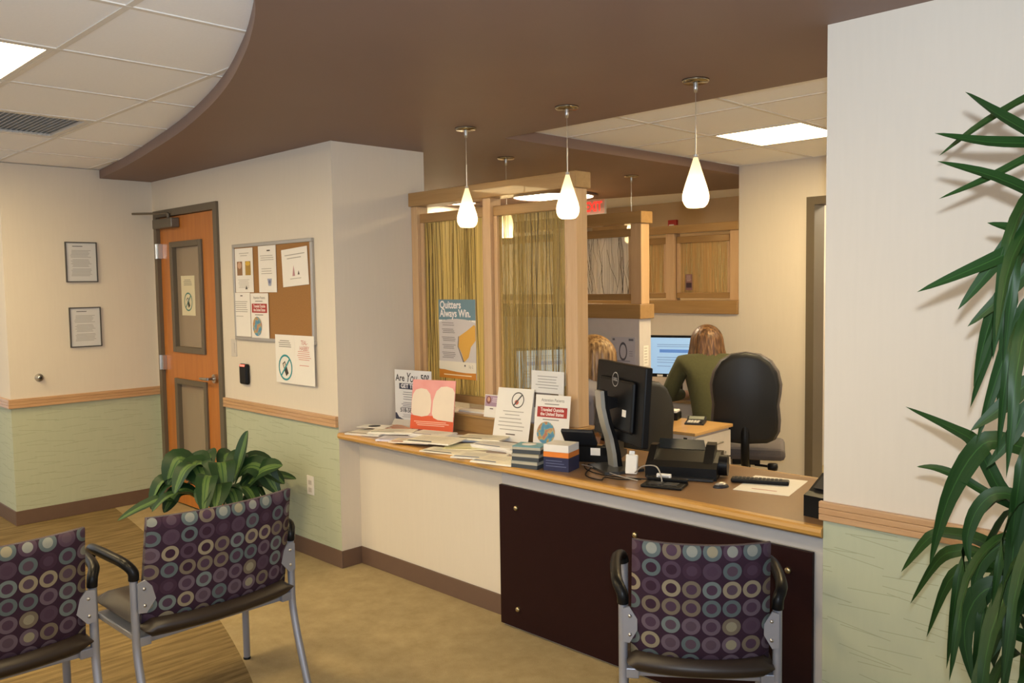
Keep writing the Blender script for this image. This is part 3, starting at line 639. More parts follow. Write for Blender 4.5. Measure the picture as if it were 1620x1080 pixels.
# ------------------------------------------------------------------ counter-top signs
t = thing('health_sign', 'white Are You 50 sign in a stand at the left end of the counter', 'sign', (.165, .415, CZ), R(8)); w2 = .148
bx((-w2, -.0015, .012), (w2, .002, .335)).build('sheet', plain('cool_paper', (.70, .70, .72), .6, var=.01), t)
bx((-w2, -.05, 0), (w2, .06, .006), .002).build('stand_foot', M_CREAM, t); MB().obox((0, -.022, .022), (w2*2, .004, .04), (R(-40), 0, 0)).build('stand_lip', M_CREAM, t); bx((-w2, .0021, .004), (w2, .004, .32)).build('stand_back', M_ACRYL, t)
prints(t, [('rect', -w2, .012, w2, .075, '#3a3c50'), ('poly', [(-w2, .335), (w2, .335), (w2, .09), (w2*.8, .05), (w2*.4, .03), (0, .026), (-w2*.4, .03), (-w2*.8, .05), (-w2, .09)], '#dcdcde'),
    ('text', 'Are', -.103, .285, .056, '#2b2b33', {'bold': .001, 'sx': .85}), ('text', 'You', -.012, .288, .080, '#2b2b33', {'shear': .3, 'sx': .68, 'bold': .0004}), ('text', '50?', .098, .29, .056, '#2b2b33', {'bold': .0012, 'sx': .9}),
    ('rect', -.11, .22, .13, .255, '#35374c'), ('text', 'GET THE', -.03, .2375, .034, '#e6e6ea', {'bold': .001}), ('lines', -.1, .1, [.2,.187,.172,.158,.138,.128,.118,.108], .004, '#85858c'), ('text', '518-580-2', -.035, .093, .034, '#3a3a44', {'bold': .0006}), ('lines', -.09, .06, [.068,.06,.052], .003, '#9a9aa0')])
PINK = NT('gum_pink_print'); PINK.base(PINK.mix(PINK.noise(PINK.obj(), 14.0, 1.0), (.80, .30, .26), (.86, .42, .40))); PINK = PINK.m
TOOTH = plain('tooth_print', (.82, .70, .56), .5, var=.05, scale=9)
t = thing('dental_poster', 'pink and orange dental poster showing two large front teeth', 'poster', (.36, .385, CZ), R(18), None, R(-9)); w2, h2 = .145, .292
bx((-w2, -.0015, 0), (w2, .003, h2)).build('sheet', PINK, t); MB().prism_yz([(.003, .18), (.085, .012), (.08, .008), (.003, .15)], -.03, .03).build('easel', M_CREAM, t)
def tooth(cx, cz, wx, hz, flat): return [(cx + wx*math.copysign(abs(math.cos(a))**.6, math.cos(a)), cz + hz*(math.copysign(abs(math.sin(a))**(.9 if math.sin(a) > 0 else .5), math.sin(a)))) for a in [2*math.pi*i/30 for i in range(30)]]
prints(t, [('rect', -w2, 0, w2, .085, '#e0603a'), ('poly', [(-.143,.10),(-.125,.084),(-.07,.078),(-.03,.085),(-.012,.105),(-.010,.165),(-.02,.21),(-.045,.236),(-.085,.242),(-.12,.232),(-.138,.205),(-.143,.17)], TOOTH), ('poly', [(-.002,.10),(.010,.075),(.04,.064),(.143,.058),(.143,.225),(.128,.248),(.09,.258),(.05,.254),(.02,.228),(.002,.175)], TOOTH), ('lines', -.12, .13, [.028,.038,.048], .004, '#f6c8b0')])
# quitters poster on the pane
card('quit_smoking_poster', 'Quitters Always Win poster taped to the left reed pane', 'poster', .325, .465, (.369, .5905, 1.074), 0, 0, [('rect', -.1625, .345, .1625, .465, '#6c8a96'), ('poly', [(-.1625, .33), (-.08, .348), (.0, .352), (.08, .348), (.1625, .33), (.1625, .1), (-.1625, .1)], '#cbc4c2'),
    ('text', 'Quitters', -.15, .432, .062, '#efe8e4', {'align': 'LEFT', 'bold': .0015, 'sx': .88}), ('text', 'Always Win.', -.15, .382, .062, '#efe8e4', {'align': 'LEFT', 'bold': .0015, 'sx': .86}),
    ('poly', [(.15, .32), (.162, .31), (.162, .23), (.12, .19), (.10, .13), (.075, .11), (.06, .1), (.04, .15), (.012, .19), (.02, .25), (.09, .285)], '#d9a64a'), ('poly', [(.012, .19), (.018, .25), (.012, .25), (.005, .19), (.055, .09), (.062, .1)], '#77706a'),
    ('lines', -.135, -.01, [.325,.312,.288,.278,.268,.24,.23,.22,.195,.185,.175,.15,.14,.13,.12], .004, '#8b8582'), ('rect', -.1625, .0, .1625, .05, '#c9812b'), ('poly', [(-.1625, .1), (.1625, .1), (.1625, .04), (.08, .037), (0, .04), (-.08, .046), (-.1625, .055)], '#e4dccb'), ('lines', -.14, .15, [.018], .006, '#ecd9b4'), ('text', 'Sip 2', .12, .075, .024, '#9c968c', {'sx': .8}), ('disc', .07, .08, .006, .006, '#4a4642')], th=.0015)
t = card('no_weapons_sign', 'leaning white sign with a crossed-out circle and centred lines', 'sign', .232, .285, (.945, .44, CZ), R(10), R(-14), [('ring', .02, .222, .04, .043, '#4c4a46', .86), ('disc', .014, .21, .013, .013, '#c0604e'), ('poly', [(-.006,.195),(.0,.19),(.046,.247),(.04,.252)], '#4c4a46'), ('lines', -.07, .07, [.158], .004, '#a8a39a'), ('lines', -.06, .06, [.14], .004, '#a8a39a'), ('lines', -.09, .09, [.12, .1, .08], .0045, '#a8a39a'), ('lines', -.08, .08, [.06], .0045, '#a8a39a'), ('rect', -.03, .035, .03, .041, '#5c4a42')], th=.003)
MB().prism_yz([(.003, .16), (.07, .020), (.065, .016), (.003, .13)], -.02, .02).build('easel', M_WHITE, t)
t = thing('acrylic_sign', 'white typed sign in a clear acrylic stand on the ledge', 'sign', (1.125, .535, .887), R(4), None, R(-3)); w2, h2 = .108, .28
bx((-w2, -.0015, .004), (w2, .001, h2)).build('sheet', M_WHITE, t); bx((-w2-.004, -.006, 0), (w2+.004, -.0045, h2+.004)).build('acrylic_front', M_ACRYL, t); bx((-w2-.004, -.010, 0), (w2+.004, .03, .003)).build('acrylic_foot', M_ACRYL, t)
prints(t, [('lines', -.08, .09, [.25,.235,.22,.205,.19], .004, '#9a958c'), ('rect', -.085, .085, .075, .165, '#5a4632'), ('disc', .02, .13, .035, .02, '#b08a3a'), ('lines', -.08, .08, [.14], .006, '#c9b898')])
t = card('travel_sign', 'Attention Patients sign with a red travel banner and globe beside the phone', 'sign', .205, .265, (1.215, .46, CZ), R(12), R(-9), attn(.205, .265), th=.003)
MB().prism_yz([(.003, .16), (.05, .018), (.045, .014), (.003, .13)], -.02, .02).build('easel', M_WHITE, t)
t = card('small_photo_card', 'small card with a purple portrait photo standing on the ledge', 'card', .108, .125, (.715, .525, .887), R(6), R(-8), [('rect', -.05, .06, .05, .12, '#a58aa0'), ('disc', -.025, .095, .018, .022, '#7a4a48'), ('disc', -.025, .098, .010, .013, '#c99a84'), ('lines', 0, .045, [.105,.095,.085], .003, '#e6dce4'), ('rect', -.012, .045, .012, .05, '#5c4a42')])
MB().prism_yz([(.001, .08), (.035, .008), (.032, .005), (.001, .07)], -.01, .01).build('easel', M_WHITE, t)
t = thing('ledge_papers', 'white papers lying on the ledge under the left reed pane', 'papers', (.50, .60, .887), R(6))
for k in range(3): bx((-.1, -.03, .003*k), (.1, .05, .003*k+.0026)).build('sheet', M_WHITE, t)

# ------------------------------------------------------------------ brochures and papers on the counter
BRO = [ # x, y, rot, w, d, thick, colour, print colour, label
 (.16,.10,20,.20,.14,.010,'#ece6da','#9a8c7e','off-white leaflets at the far left end of the counter'),
 (.15,.30,-15,.16,.10,.008,'#d69a7c','#e8d8c8','salmon pink leaflet against the wall end'),
 (.30,.16,35,.22,.11,.012,'#f0eadc','#8fa08a','stack of cream leaflets with a green stripe'),
 (.36,.28,10,.20,.15,.006,'#6a4656','#8a5a66','plum coloured booklet behind the cream leaflets'),
 (.47,.10,30,.24,.11,.010,'#e4e0ec','#a8a2bc','pale lilac leaflets near the front edge'),
 (.52,.27,15,.20,.12,.020,'#eeeae4','#b0aab8','thick stack of white leaflets before the dental poster'),
 (.60,.06,25,.20,.10,.006,'#ecdcc8','#b0543a','leaflet with a rust red print near the front edge'),
 (.70,.13,18,.24,.17,.007,'#f2ecdc','#3a4a5e','folded cream brochure with a dark corner'),
 (.70,.31,28,.26,.10,.014,'#e8ecf2','#4466a0','white leaflets with a blue edge before the riser'),
 (.84,.34,20,.22,.12,.010,'#eee6d0','#6a6a62','cream leaflets with a speckled edge by the riser'),
 (.90,.19,40,.22,.14,.006,'#f0ecc4','#c8c48a','pale yellow sheet in the middle of the counter'),
 (.93,.05,14,.28,.11,.005,'#f2ecda','#5a5a66','long cream leaflet with a dark line at the front edge'),
 (1.06,.27,8,.26,.12,.020,'#f0ece6','#8a94b0','thick stack of white forms with a grey blue edge'),
 (1.12,.06,22,.22,.12,.007,'#f2eee0','#6678a0','white leaflet with a blue swoosh'),
 (1.27,.05,12,.20,.15,.008,'#f4eedc','#8a93a8','rounded white leaflet beside the booklet stack'),
 (1.26,.28,5,.18,.13,.018,'#f0ece2','#96a2bc','stack of white cards behind the booklets'),
]
PILE = []
for k, (x, y, a, w_, d_, th, c, pc, lb) in enumerate(BRO):
    w_ *= 1.15; d_ *= 1.12; th *= 1.05; ca_, sa_ = abs(math.cos(R(a))), abs(math.sin(R(a))); hx_, hy_ = (w_*ca_ + d_*sa_)/2*.52, (w_*sa_ + d_*ca_)/2*.52
    zb_ = max([CZ + .0004] + [p[4] + .0006 for p in PILE if abs(p[0]-x) < p[2]+hx_ and abs(p[1]-y) < p[3]+hy_]); PILE.append((x, y, hx_, hy_, zb_ + th + .0003))
    t = thing('brochure', lb, 'brochure', (x, y, zb_), R(a))
    lay = max(1, int(th / .004))
    for q in range(lay):
        ox_, oy_ = random.uniform(-.006, .006) * (q > 0), random.uniform(-.006, .006) * (q > 0)
        z0 = q * th / lay
        bx((-w_/2+ox_, -d_/2+oy_, z0), (w_/2+ox_, d_/2+oy_, z0 + th/lay - .0004)).build('leaflet', ink(c), t)
    zt = th + .0002
    m = MB(); m.add([(-w_*.45, -d_*.42, zt), (w_*.1, -d_*.42, zt), (w_*.05, -d_*.30, zt), (-w_*.45, -d_*.30, zt)], [(0,1,2,3)]); m.build('colour_block', ink(pc), t)
    m = MB()
    for q in range(5): yq = -d_*.12 + q*d_*.1; m.add([(-w_*.38, yq, zt), (w_*(.2+.03*q), yq, zt), (w_*(.2+.03*q), yq+.003, zt), (-w_*.38, yq+.003, zt)], [(0,1,2,3)])
    m.build('fine_print', ink('#b4b0aa'), t)
# dark badge at far left
t = thing('paper_badge', 'white card with a black oval lying at the counter corner', 'card', (.11, .17, max(p[4] for p in PILE[:4]) + .001), R(25)); bx((-.09, -.05, 0), (.09, .05, .003)).build('sheet', M_WHITE, t); MB().lathe([(.001, .003), (.035, .003), (.035, .004), (.001, .0042)]).build('emblem', M_INK, t)
# booklets and box
for k in range(3):
    t = thing('booklet', ['bottom', 'middle', 'top'][k] + ' dark-edged booklet in the stack of three on the counter', 'booklet', (1.455 + .003*k, .06, CZ + .034*k), R(14 + 4*k), 'stacked booklets')
    a, b = .068, .052
    bx((-a, -b, 0), (a, b, .018), .001).build('spine_block', plain('booklet_edge', (.055, .065, .075), .5), t); bx((-a, -b, .0182), (a, b, .030)).build('page_block', plain('booklet_pages', (.45, .42, .33), .7), t)
    bx((-a, -b, .0302), (a, b, .0335)).build('cover', plain('booklet_cover_%d' % k, [(.30, .33, .30), (.33, .30, .20), (.10, .32, .40)][k], .35), t)
    if k == 2: MB().lathe([(.001, .0337), (.034, .0337), (.034, .034), (.001, .0341)], (-.01, .01, 0)).build('emblem', M_WHITE, t)
t = thing('tissue_box', 'white, orange and navy carton beside the booklet stack', 'box', (1.60, .115, CZ), R(16)); a, b = .062, .056
bx((-a, -b, 0), (a, b, .062)).build('navy_band', plain('navy_card', (.02, .025, .075), .45), t); bx((-a, -b, .0621), (a, b, .085)).build('orange_band', plain('orange_card', (.75, .22, .03), .45), t); bx((-a, -b, .0851), (a, b, .118), .002).build('white_band', M_WHITE, t)
m = MB()
for q in range(3): m.add([(-.05, -b-.0006, .02+.012*q), (.05-.01*q, -b-.0006, .02+.012*q), (.05-.01*q, -b-.0006, .024+.012*q), (-.05, -b-.0006, .024+.012*q)], [(0,1,2,3)])
m.build('fine_print', ink('#5a6080'), t)

# ------------------------------------------------------------------ monitor on the counter
def monitor(label, loc, rz, w_, h_, zc, tilt=R(4), logo=False, screen=None, col_side=-1):
    t = thing('computer_monitor', label, 'monitor', loc, rz)      # back faces -y, screen faces +y
    Rm = Matrix.Translation((0, .02, zc)) @ Matrix.Rotation(-tilt, 4, 'X')
    MB(Rm).box((-w_/2, -.012, -h_/2), (w_/2, .022, h_/2), .006).build('back_shell', M_BLACK, t)
    MB(Rm).box((-w_*.36, -.032, -h_*.36), (w_*.36, -.011, h_*.30), .012).build('back_bulge', M_BLACK, t)
    MB(Rm).box((-w_/2+.018, .0222, -h_/2+.024), (w_/2-.018, .0236, h_/2-.018)).build('screen', screen or M_DKGREY, t)
    if logo:
        lm = plain('logo_grey', (.42, .42, .42), .4, .3, var=0); lg = MB(Rm); n = 28
        ou = [(.033*math.cos(2*math.pi*i/n) - w_*.0, -.0328, .033*math.sin(2*math.pi*i/n) + h_*.36 - .045 + .02) for i in range(n)]; cx, cz = 0, h_*.36-.025
        inn = [(cx+(p[0]-cx)*.87, p[1], cz+(p[2]-cz)*.87) for p in ou]; lg.add(ou+inn, [(i,(i+1)%n,n+(i+1)%n,n+i) for i in range(n)]); lg.build('logo_ring', lm, t)
        me = text_mesh('DELL', .020, .0006, sx=.95); me.transform(Rm @ Matrix.Translation((cx, -.0328, cz))); me.materials.append(lm); link('logo_lettering', me, t)
        MB(Rm).box((.09, -.0345, -.055), (.125, -.032, -.025)).build('sticker', M_WHITE, t)
    # stand
    s = MB(); prof = [(-.030, .012), (-.036, .07), (-.050, .14), (-.072, .21), (-.088, .28), (-.094, zc+.055), (-.074, zc+.055), (-.066, .28), (-.050, .21), (-.026, .14), (-.010, .07), (-.002, .012)]
    MB().prism_yz([(a + .0205, b) for a, b in prof[:6]] + [(a + .016, b) for a, b in prof[6:]], -.027, .027).build('stand_rear_cover', M_BLACK, t)
    MB().prism_yz(prof[:6] + [(a + .019, b) for a, b in prof[:6][::-1]], -.030, .030).build('stand_column', plain('stand_silver', (.50, .50, .46), .35, .6), t)
    MB().prism_yz([(-.06, zc-.03), (-.06, zc+.03), (-.008, zc+.02), (-.008, zc-.02)], -.03, .03).build('stand_neck', M_BLACK, t)
    MB().prism([(-.08,-.11),(.11,-.11),(.13,-.05),(.11,.08),(-.07,.08),(-.09,-.05)], 0, .012).build('stand_base', plain('stand_dark', (.05,.05,.05), .3, .3), t)
    return t
monitor('black computer monitor seen from behind on a silver stand', (1.775, .295, CZ), R(-27), .50, .345, .30, logo=True)

# phone
t = thing('desk_phone', 'black desk phone with its handset beside the monitor', 'phone', (1.545, .42, CZ), R(205))
t.scale = (1.15, 1.15, 1.15)
MB().prism_yz([(-.11, 0), (.11, 0), (.11, .062), (.085, .066), (-.11, .02)], -.11, .11).build('body', M_BLACK, t)
MB(Matrix.Translation((0, .06, .058)) @ Matrix.Rotation(R(42), 4, 'X')).box((-.025, 0, 0), (.11, .10, .016), .004).build('display', M_DKGREY, t)
for i in range(4):
    for j in range(3): MB(Matrix.Translation((.02+.026*j, -.085+.022*i, .0275+.0052*i)) @ Matrix.Rotation(R(13), 4, 'X')).box((-.009, -.007, 0), (.009, .007, .005), .001).build('key', M_DKGREY, t)
hs = MB(); hs.tube(smooth_curve([(-.075,-.115,.055),(-.075,-.105,.085),(-.075,-.055,.135),(-.075,.02,.155),(-.075,.085,.135),(-.075,.112,.095)], 4), [.024]*4+[.022]*4+[.014]*8+[.022]*4+[.024], 12); hs.build('handset', M_BLACK, t)
bx((-.1, -.11, .02), (-.05, .11, .07), .008).build('cradle', M_BLACK, t); MB().obox((-.03, .113, .045), (.04, .001, .03), (0, 0, 0)).build('paper_label', M_WHITE, t)
def cable(label, pts, r_=.0026, m=M_BLACK): tag(MB().tube(smooth_curve(pts, 8), r_, 6).build('cable', m), label, 'cable', 'cables behind the monitor')
z = CZ + .0035
cable('black cable looping on the worktop before the monitor base', [(1.66,.28,z),(1.74,.12,z),(1.80,.06,z),(1.88,.05,z),(1.86,.10,z),(1.93,.11,z),(2.0,.17,z)])
cable('grey cable crossing from the phone to the monitor base', [(1.63,.22,z+.004),(1.74,.20,z+.004),(1.9,.14,z+.006),(2.02,.12,z+.006)], .0026, M_ALU)
cable('grey cable arching from the adapter to the printer', [(1.93,.22,z+.01),(1.99,.20,z+.05),(2.06,.19,z+.06),(2.10,.17,z+.03),(2.12,.15,z)], .003, M_ALU)
cable('black cable running along the worktop behind the phone', [(1.62,.25,z),(1.70,.17,z),(1.82,.13,z),(1.95,.15,z+.002),(2.04,.2,z)])
t = thing('power_adapter', 'white power adapter standing among the cables behind the monitor', 'adapter', (1.90, .235, CZ), R(25), None, R(-12)); bx((-.026, -.014, 0), (.026, .014, .085), .006).build('case', M_WHITE, t); bx((-.012, -.006, .085), (.012, .006, .10)).build('prongs', M_CHROME, t)
t = thing('cable_clip', 'white rectangular connector block before the printer', 'connector', (2.105, .185, CZ+.014), R(20)); bx((-.03, -.008, 0), (.03, .008, .026), .002).build('case', M_WHITE, t); bx((-.022, -.009, .006), (.022, -.008, .018)).build('slot', M_GREYINK, t)
# printer
t = thing('desk_printer', 'black compact printer with an open rear paper support', 'printer', (2.065, .40, CZ), R(24))
MB().prism_yz([(-.12, 0), (.13, 0), (.13, .085), (.04, .095), (-.08, .07), (-.12, .05)], -.15, .15).build('body', M_BLACK, t)
MB(Matrix.Translation((-.03, .09, .078)) @ Matrix.Rotation(R(-22), 4, 'X')).prism_xz([(-.11, 0), (.11, 0), (.095, .055), (-.10, .055)], -.004, .004).build('paper_support', plain('smoke_plastic', (.03, .03, .025), .25), t)
MB().prism_yz([(-.09, .066), (.05, .09), (.05, .135), (.0, .13)], .09, .13).build('side_guide', M_BLACK, t); MB().prism_yz([(-.09, .066), (.05, .09), (.05, .12), (.0, .12)], -.15, -.12).build('side_guide', M_BLACK, t)
MB().cyl((.15, -.02, .05), (.185, -.02, .05), .045).build('side_knob', M_BLACK, t); bx((-.14, -.15, .002), (.14, -.12, .012), .002).build('output_lip', M_DKGREY, t)
t = thing('card_terminal_tray', 'flat black tray with two slots before the printer', 'tray', (2.135, .145, CZ), R(18)); bx((-.085, -.055, 0), (.085, .055, .012), .004).build('base', M_BLACK, t); bx((-.06, -.035, .0121), (-.005, .02, .014)).build('inset', M_DKGREY, t); bx((.005, -.035, .0121), (.06, .02, .014)).build('inset', M_DKGREY, t); bx((-.085, .035, .012), (.085, .055, .026), .003).build('raised_back', M_BLACK, t)
t = thing('computer_mouse', 'small dark mouse with a pale top beside the printer', 'mouse', (2.315, .28, CZ), R(-20)); MB().sphere((0, 0, .0), (.024, .036, .018), 16, 8).build('body', M_DKGREY, t); MB().sphere((0, .0, .009), (.018, .028, .012), 14, 8).build('pale_top', M_ALU, t)
t = thing('printed_form', 'white form lying on the brown worktop under the black keyboard bar', 'paper', (2.45, .44, CZ), R(12)); bx((-.11, -.145, 0), (.11, .145, .0012)).build('sheet', M_WHITE, t); MB().add([(-.05,-.1,.0016),(.05,-.1,.0016),(.05,-.09,.0016),(-.05,-.09,.0016)], [(0,1,2,3)]).build('fine_print', ink('#c08a80'), t)
t = thing('remote_bar', 'long black keypad bar resting on the white form', 'keypad', (2.40, .44, CZ+.0015), R(24)); bx((-.115, -.024, 0), (.115, .024, .018), .006).build('body', M_BLACK, t)
for i in range(12):
    for j in range(2): bx((-.10+.016*i, -.014+.016*j, .018), (-.089+.016*i, -.004+.016*j, .021)).build('key', M_DKGREY, t)
t = thing('card_terminal', 'black card payment terminal at the right end of the counter', 'terminal', (2.815, .185, CZ), R(-6))
MB().prism_yz([(-.09, 0), (.09, 0), (.09, .10), (.03, .135), (-.06, .085), (-.09, .075)], -.05, .05).build('body', M_BLACK, t); MB(Matrix.Translation((0, -.015, .113)) @ Matrix.Rotation(R(29), 4, 'X')).box((-.035, -.04, 0), (.035, .03, .004)).build('display', M_DKGREY, t)
bx((-.03, .05, .118), (.03, .085, .135), .003).build('paper_roll_cover', M_DKGREY, t); MB().obox((0, .055, .16), (.045, .001, .06), (R(-20), 0, 0)).build('receipt', M_WHITE, t)

# ------------------------------------------------------------------ waiting-room chairs
def guest_chair(label, loc, rz, bw):
    t = thing('guest_chair', label, 'chair', loc, rz, 'waiting room guest chairs')      # sits facing +y, back at -y
    bt, bb, ztop = .035, .435, .83; hw = bw/2; lx = hw + .024
    # backrest, padded, slightly curved, with uv in pattern cells
    nx, nz = 16, 12; cell = .0615; V = []; UVs = []; F = []
    def bp(i, j, side):
        u = -1 + 2*i/nx; v = j/nz
        ed = min(1, (1-abs(u))/.12) ** .5; ev = min(1, min(v, 1-v)/.08) ** .5
        th_ = .010 + .013 * ed * ev
        y = -.195 - .075*v + .022*(u*u - .5)*-1*-1 - .03*(1-u*u)*1
        return (u*(hw - .006*v), y + (th_ if side else -th_), bb + (ztop-bb)*v - .012*(u*u)*(v > .99)*0)
    for side in (0, 1):
        for j in range(nz+1):
            for i in range(nx+1):
                V.append(bp(i, j, side)); UVs.append(((-1+2*i/nx)*hw/cell + (31 if side else 7), (ztop-bb)*j/nz/cell + .35))
    N = (nx+1)*(nz+1)
    for j in range(nz):
        for i in range(nx):
            a = j*(nx+1)+i; F.append((a, a+1, a+nx+2, a+nx+1)); F.append((N+a, N+a+nx+1, N+a+nx+2, N+a+1))
    rim = [i for i in range(nx+1)] + [j*(nx+1)+nx for j in range(1, nz+1)] + [nz*(nx+1)+i for i in range(nx-1, -1, -1)] + [j*(nx+1) for j in range(nz-1, 0, -1)]
    for k in range(len(rim)): a, b = rim[k], rim[(k+1) % len(rim)]; F.append((a, N+a, N+b, b))
    MB().add(V, F, True, 0, UVs).build('backrest', M_FABRIC, t)
    # seat cushion
    sd0, sd1, sz = -.245, .225, .455; m = MB(); rows = 10; prof = []; n2 = 14
    Vs = []; Fs = []
    for j in range(rows+1):
        v = j/rows; y0 = sd0 + (sd1-sd0)*v
        for k in range(n2+1):
            u = -1 + 2*k/n2; edge = min(1, (1-abs(u))/.12)**.5 * min(1, min(v, 1-v)/.07 + .12)**.5
            Vs.append((u*(hw+.012), y0 - .045*(1-u*u)*(1-v), sz - .028 + .034*edge))
    nb = len(Vs)
    for j in range(rows+1):
        v = j/rows; y0 = sd0 + (sd1-sd0)*v
        for k in range(n2+1):
            u = -1 + 2*k/n2; edge = min(1, (1-abs(u))/.12)**.5 * min(1, min(v, 1-v)/.07 + .12)**.5
            Vs.append((u*(hw+.012), y0 - .045*(1-u*u)*(1-v), sz - .028 - .042*edge))
    for j in range(rows):
        for k in range(n2):
            a = j*(n2+1)+k; Fs.append((a, a+1, a+n2+2, a+n2+1)); Fs.append((nb+a, nb+a+n2+1, nb+a+n2+2, nb+a+1))
    rim = [i for i in range(n2+1)] + [j*(n2+1)+n2 for j in range(1, rows+1)] + [rows*(n2+1)+i for i in range(n2-1, -1, -1)] + [j*(n2+1) for j in range(rows-1, 0, -1)]
    for k in range(len(rim)): a, b = rim[k], rim[(k+1) % len(rim)]; Fs.append((a, nb+a, nb+b, b))
    MB().add(Vs, Fs, True).build('seat', M_VINYL, t)
    bx((-hw-.01, sd0+.05, .362), (hw+.01, sd1-.03, .384), .004).build('seat_frame', M_SILVER, t)
    for s in (-1, 1):
        x = s*lx
        MB().tube(smooth_curve([(x, -.205, .615), (x, -.205, .42), (x, -.21, .33), (x, -.245, .2), (x, -.315, .003)], 5), .0145, 12).build('leg', M_SILVER, t)
        MB().tube(smooth_curve([(x, .175, .003), (x, .175, .3), (x, .175, .585), (x, .165, .62)], 4), .0145, 12).build('leg', M_SILVER, t)
        MB().tube(smooth_curve([(x, -.205, .605), (x+s*.002, -.205, .635), (x+s*.018, -.17, .662), (x+s*.026, -.05, .668), (x+s*.024, .07, .664), (x+s*.008, .155, .645), (x, .167, .615)], 6), .0185, 12, flat=1.0).build('armrest', M_BLACK, t)
        wd_ = .045 if bw < .5 else .062
        br = MB().prism_xz([(x, .492), (x, .598), (x-s*wd_*.45, .605), (x-s*wd_, .565), (x-s*wd_, .530), (x-s*wd_*.45, .488)], -.238, -.231)
        bo = br.build('bracket', M_SILVER, t)
        for zz in (.515, .575): MB(Matrix.Translation((x-s*.022, -.238, zz)) @ Matrix.Rotation(R(90), 4, 'X')).lathe([(.006, 0), (.005, .003), (.001, .004)], seg=12).build('screw', M_CHROME, bo)
        MB().box((min(x, x-s*.05), -.215, .362), (max(x, x-s*.05), -.19, .395), .003).build('frame_stub', M_SILVER, t)
        for yy in (-.315, .175): MB().lathe([(.016, 0), (.016, .008), (.012, .01)], (x, yy, 0), 12).build('glide', M_BLACK, t)
    return t
def chair_at(label, px, ang, bw):      # px = centre of the back's top edge in plan
    a = R(ang); c, s_ = math.cos(a), math.sin(a); off = Vector((0, -.285))
    return guest_chair(label, (px[0] - (c*off.x - s_*off.y), px[1] - (s_*off.x + c*off.y), 0), a, bw)
chair_at('single guest chair with its back to us before the dark counter panel', (2.735, -.524), 36.9, .428)
chair_at('wide guest chair in front of the leafy low plant', (1.18, -1.277), 91.5, .58)
chair_at('guest chair cut off by the lower left corner of the picture', (1.130, -2.025), 87, .56)

# ------------------------------------------------------------------ plants
def leaf_mat(name, c1, c2, stripe=None):
    t = NT(name); uv = t.n('ShaderNodeUVMap').outputs[0]; sx = t.n('ShaderNodeSeparateXYZ', {0: uv})
    u = t.math('ABSOLUTE', sx.outputs[0]); nz = t.noise(t.map(uv, (9, 2, 1)), 2.0, 3.0)
    c = t.mix(nz, c1, c2)
    if stripe: c = t.mix(t.math('LESS_THAN', t.math('ADD', u, t.math('MULTIPLY', nz, .5)), stripe[1]), c, stripe[0])
    c = t.mix(t.math('LESS_THAN', u, .05), c, tuple(min(1, x*1.5) for x in c2))
    t.base(c); t.b.inputs['Roughness'].default_value = .48; t.b.inputs['Specular IOR Level'].default_value = .32
    return t.m
M_DRAC = leaf_mat('dark_strap_leaf', (.010, .036, .008), (.024, .070, .014))
M_AGLA = leaf_mat('variegated_leaf', (.010, .035, .012), (.02, .06, .018), ((.095, .17, .045), .56))
def leaf_mesh(pts, width, name, m, n=4, fold=.25, prof=None, up=Vector((0, 0, 1))):
    P = [Vector(p) for p in smooth_curve(pts, n)]; L = len(P); V = []; UVs = []; F = []
    for i, p in enumerate(P):
        q = i / (L-1); d = (P[min(i+1, L-1)] - P[max(i-1, 0)]).normalized(); sd = d.cross(up)
        if sd.length < .15: sd = d.cross(Vector((.7, -.7, 0)))
        sd.normalize(); nr = sd.cross(d)
        w_ = width * (prof(q) if prof else (min(1, q/.25 + .45) * (1 - max(0, (q-.55)/.45)**1.7)))
        for u in (-1, -.5, 0, .5, 1): V.append(p + sd*u*w_ + nr*(abs(u)*w_*fold)); UVs.append((u, q))
    for i in range(L-1):
        for k in range(4): a = i*5+k; F.append((a, a+1, a+6, a+5))
    return MB().add(V, F, True, 0, UVs)
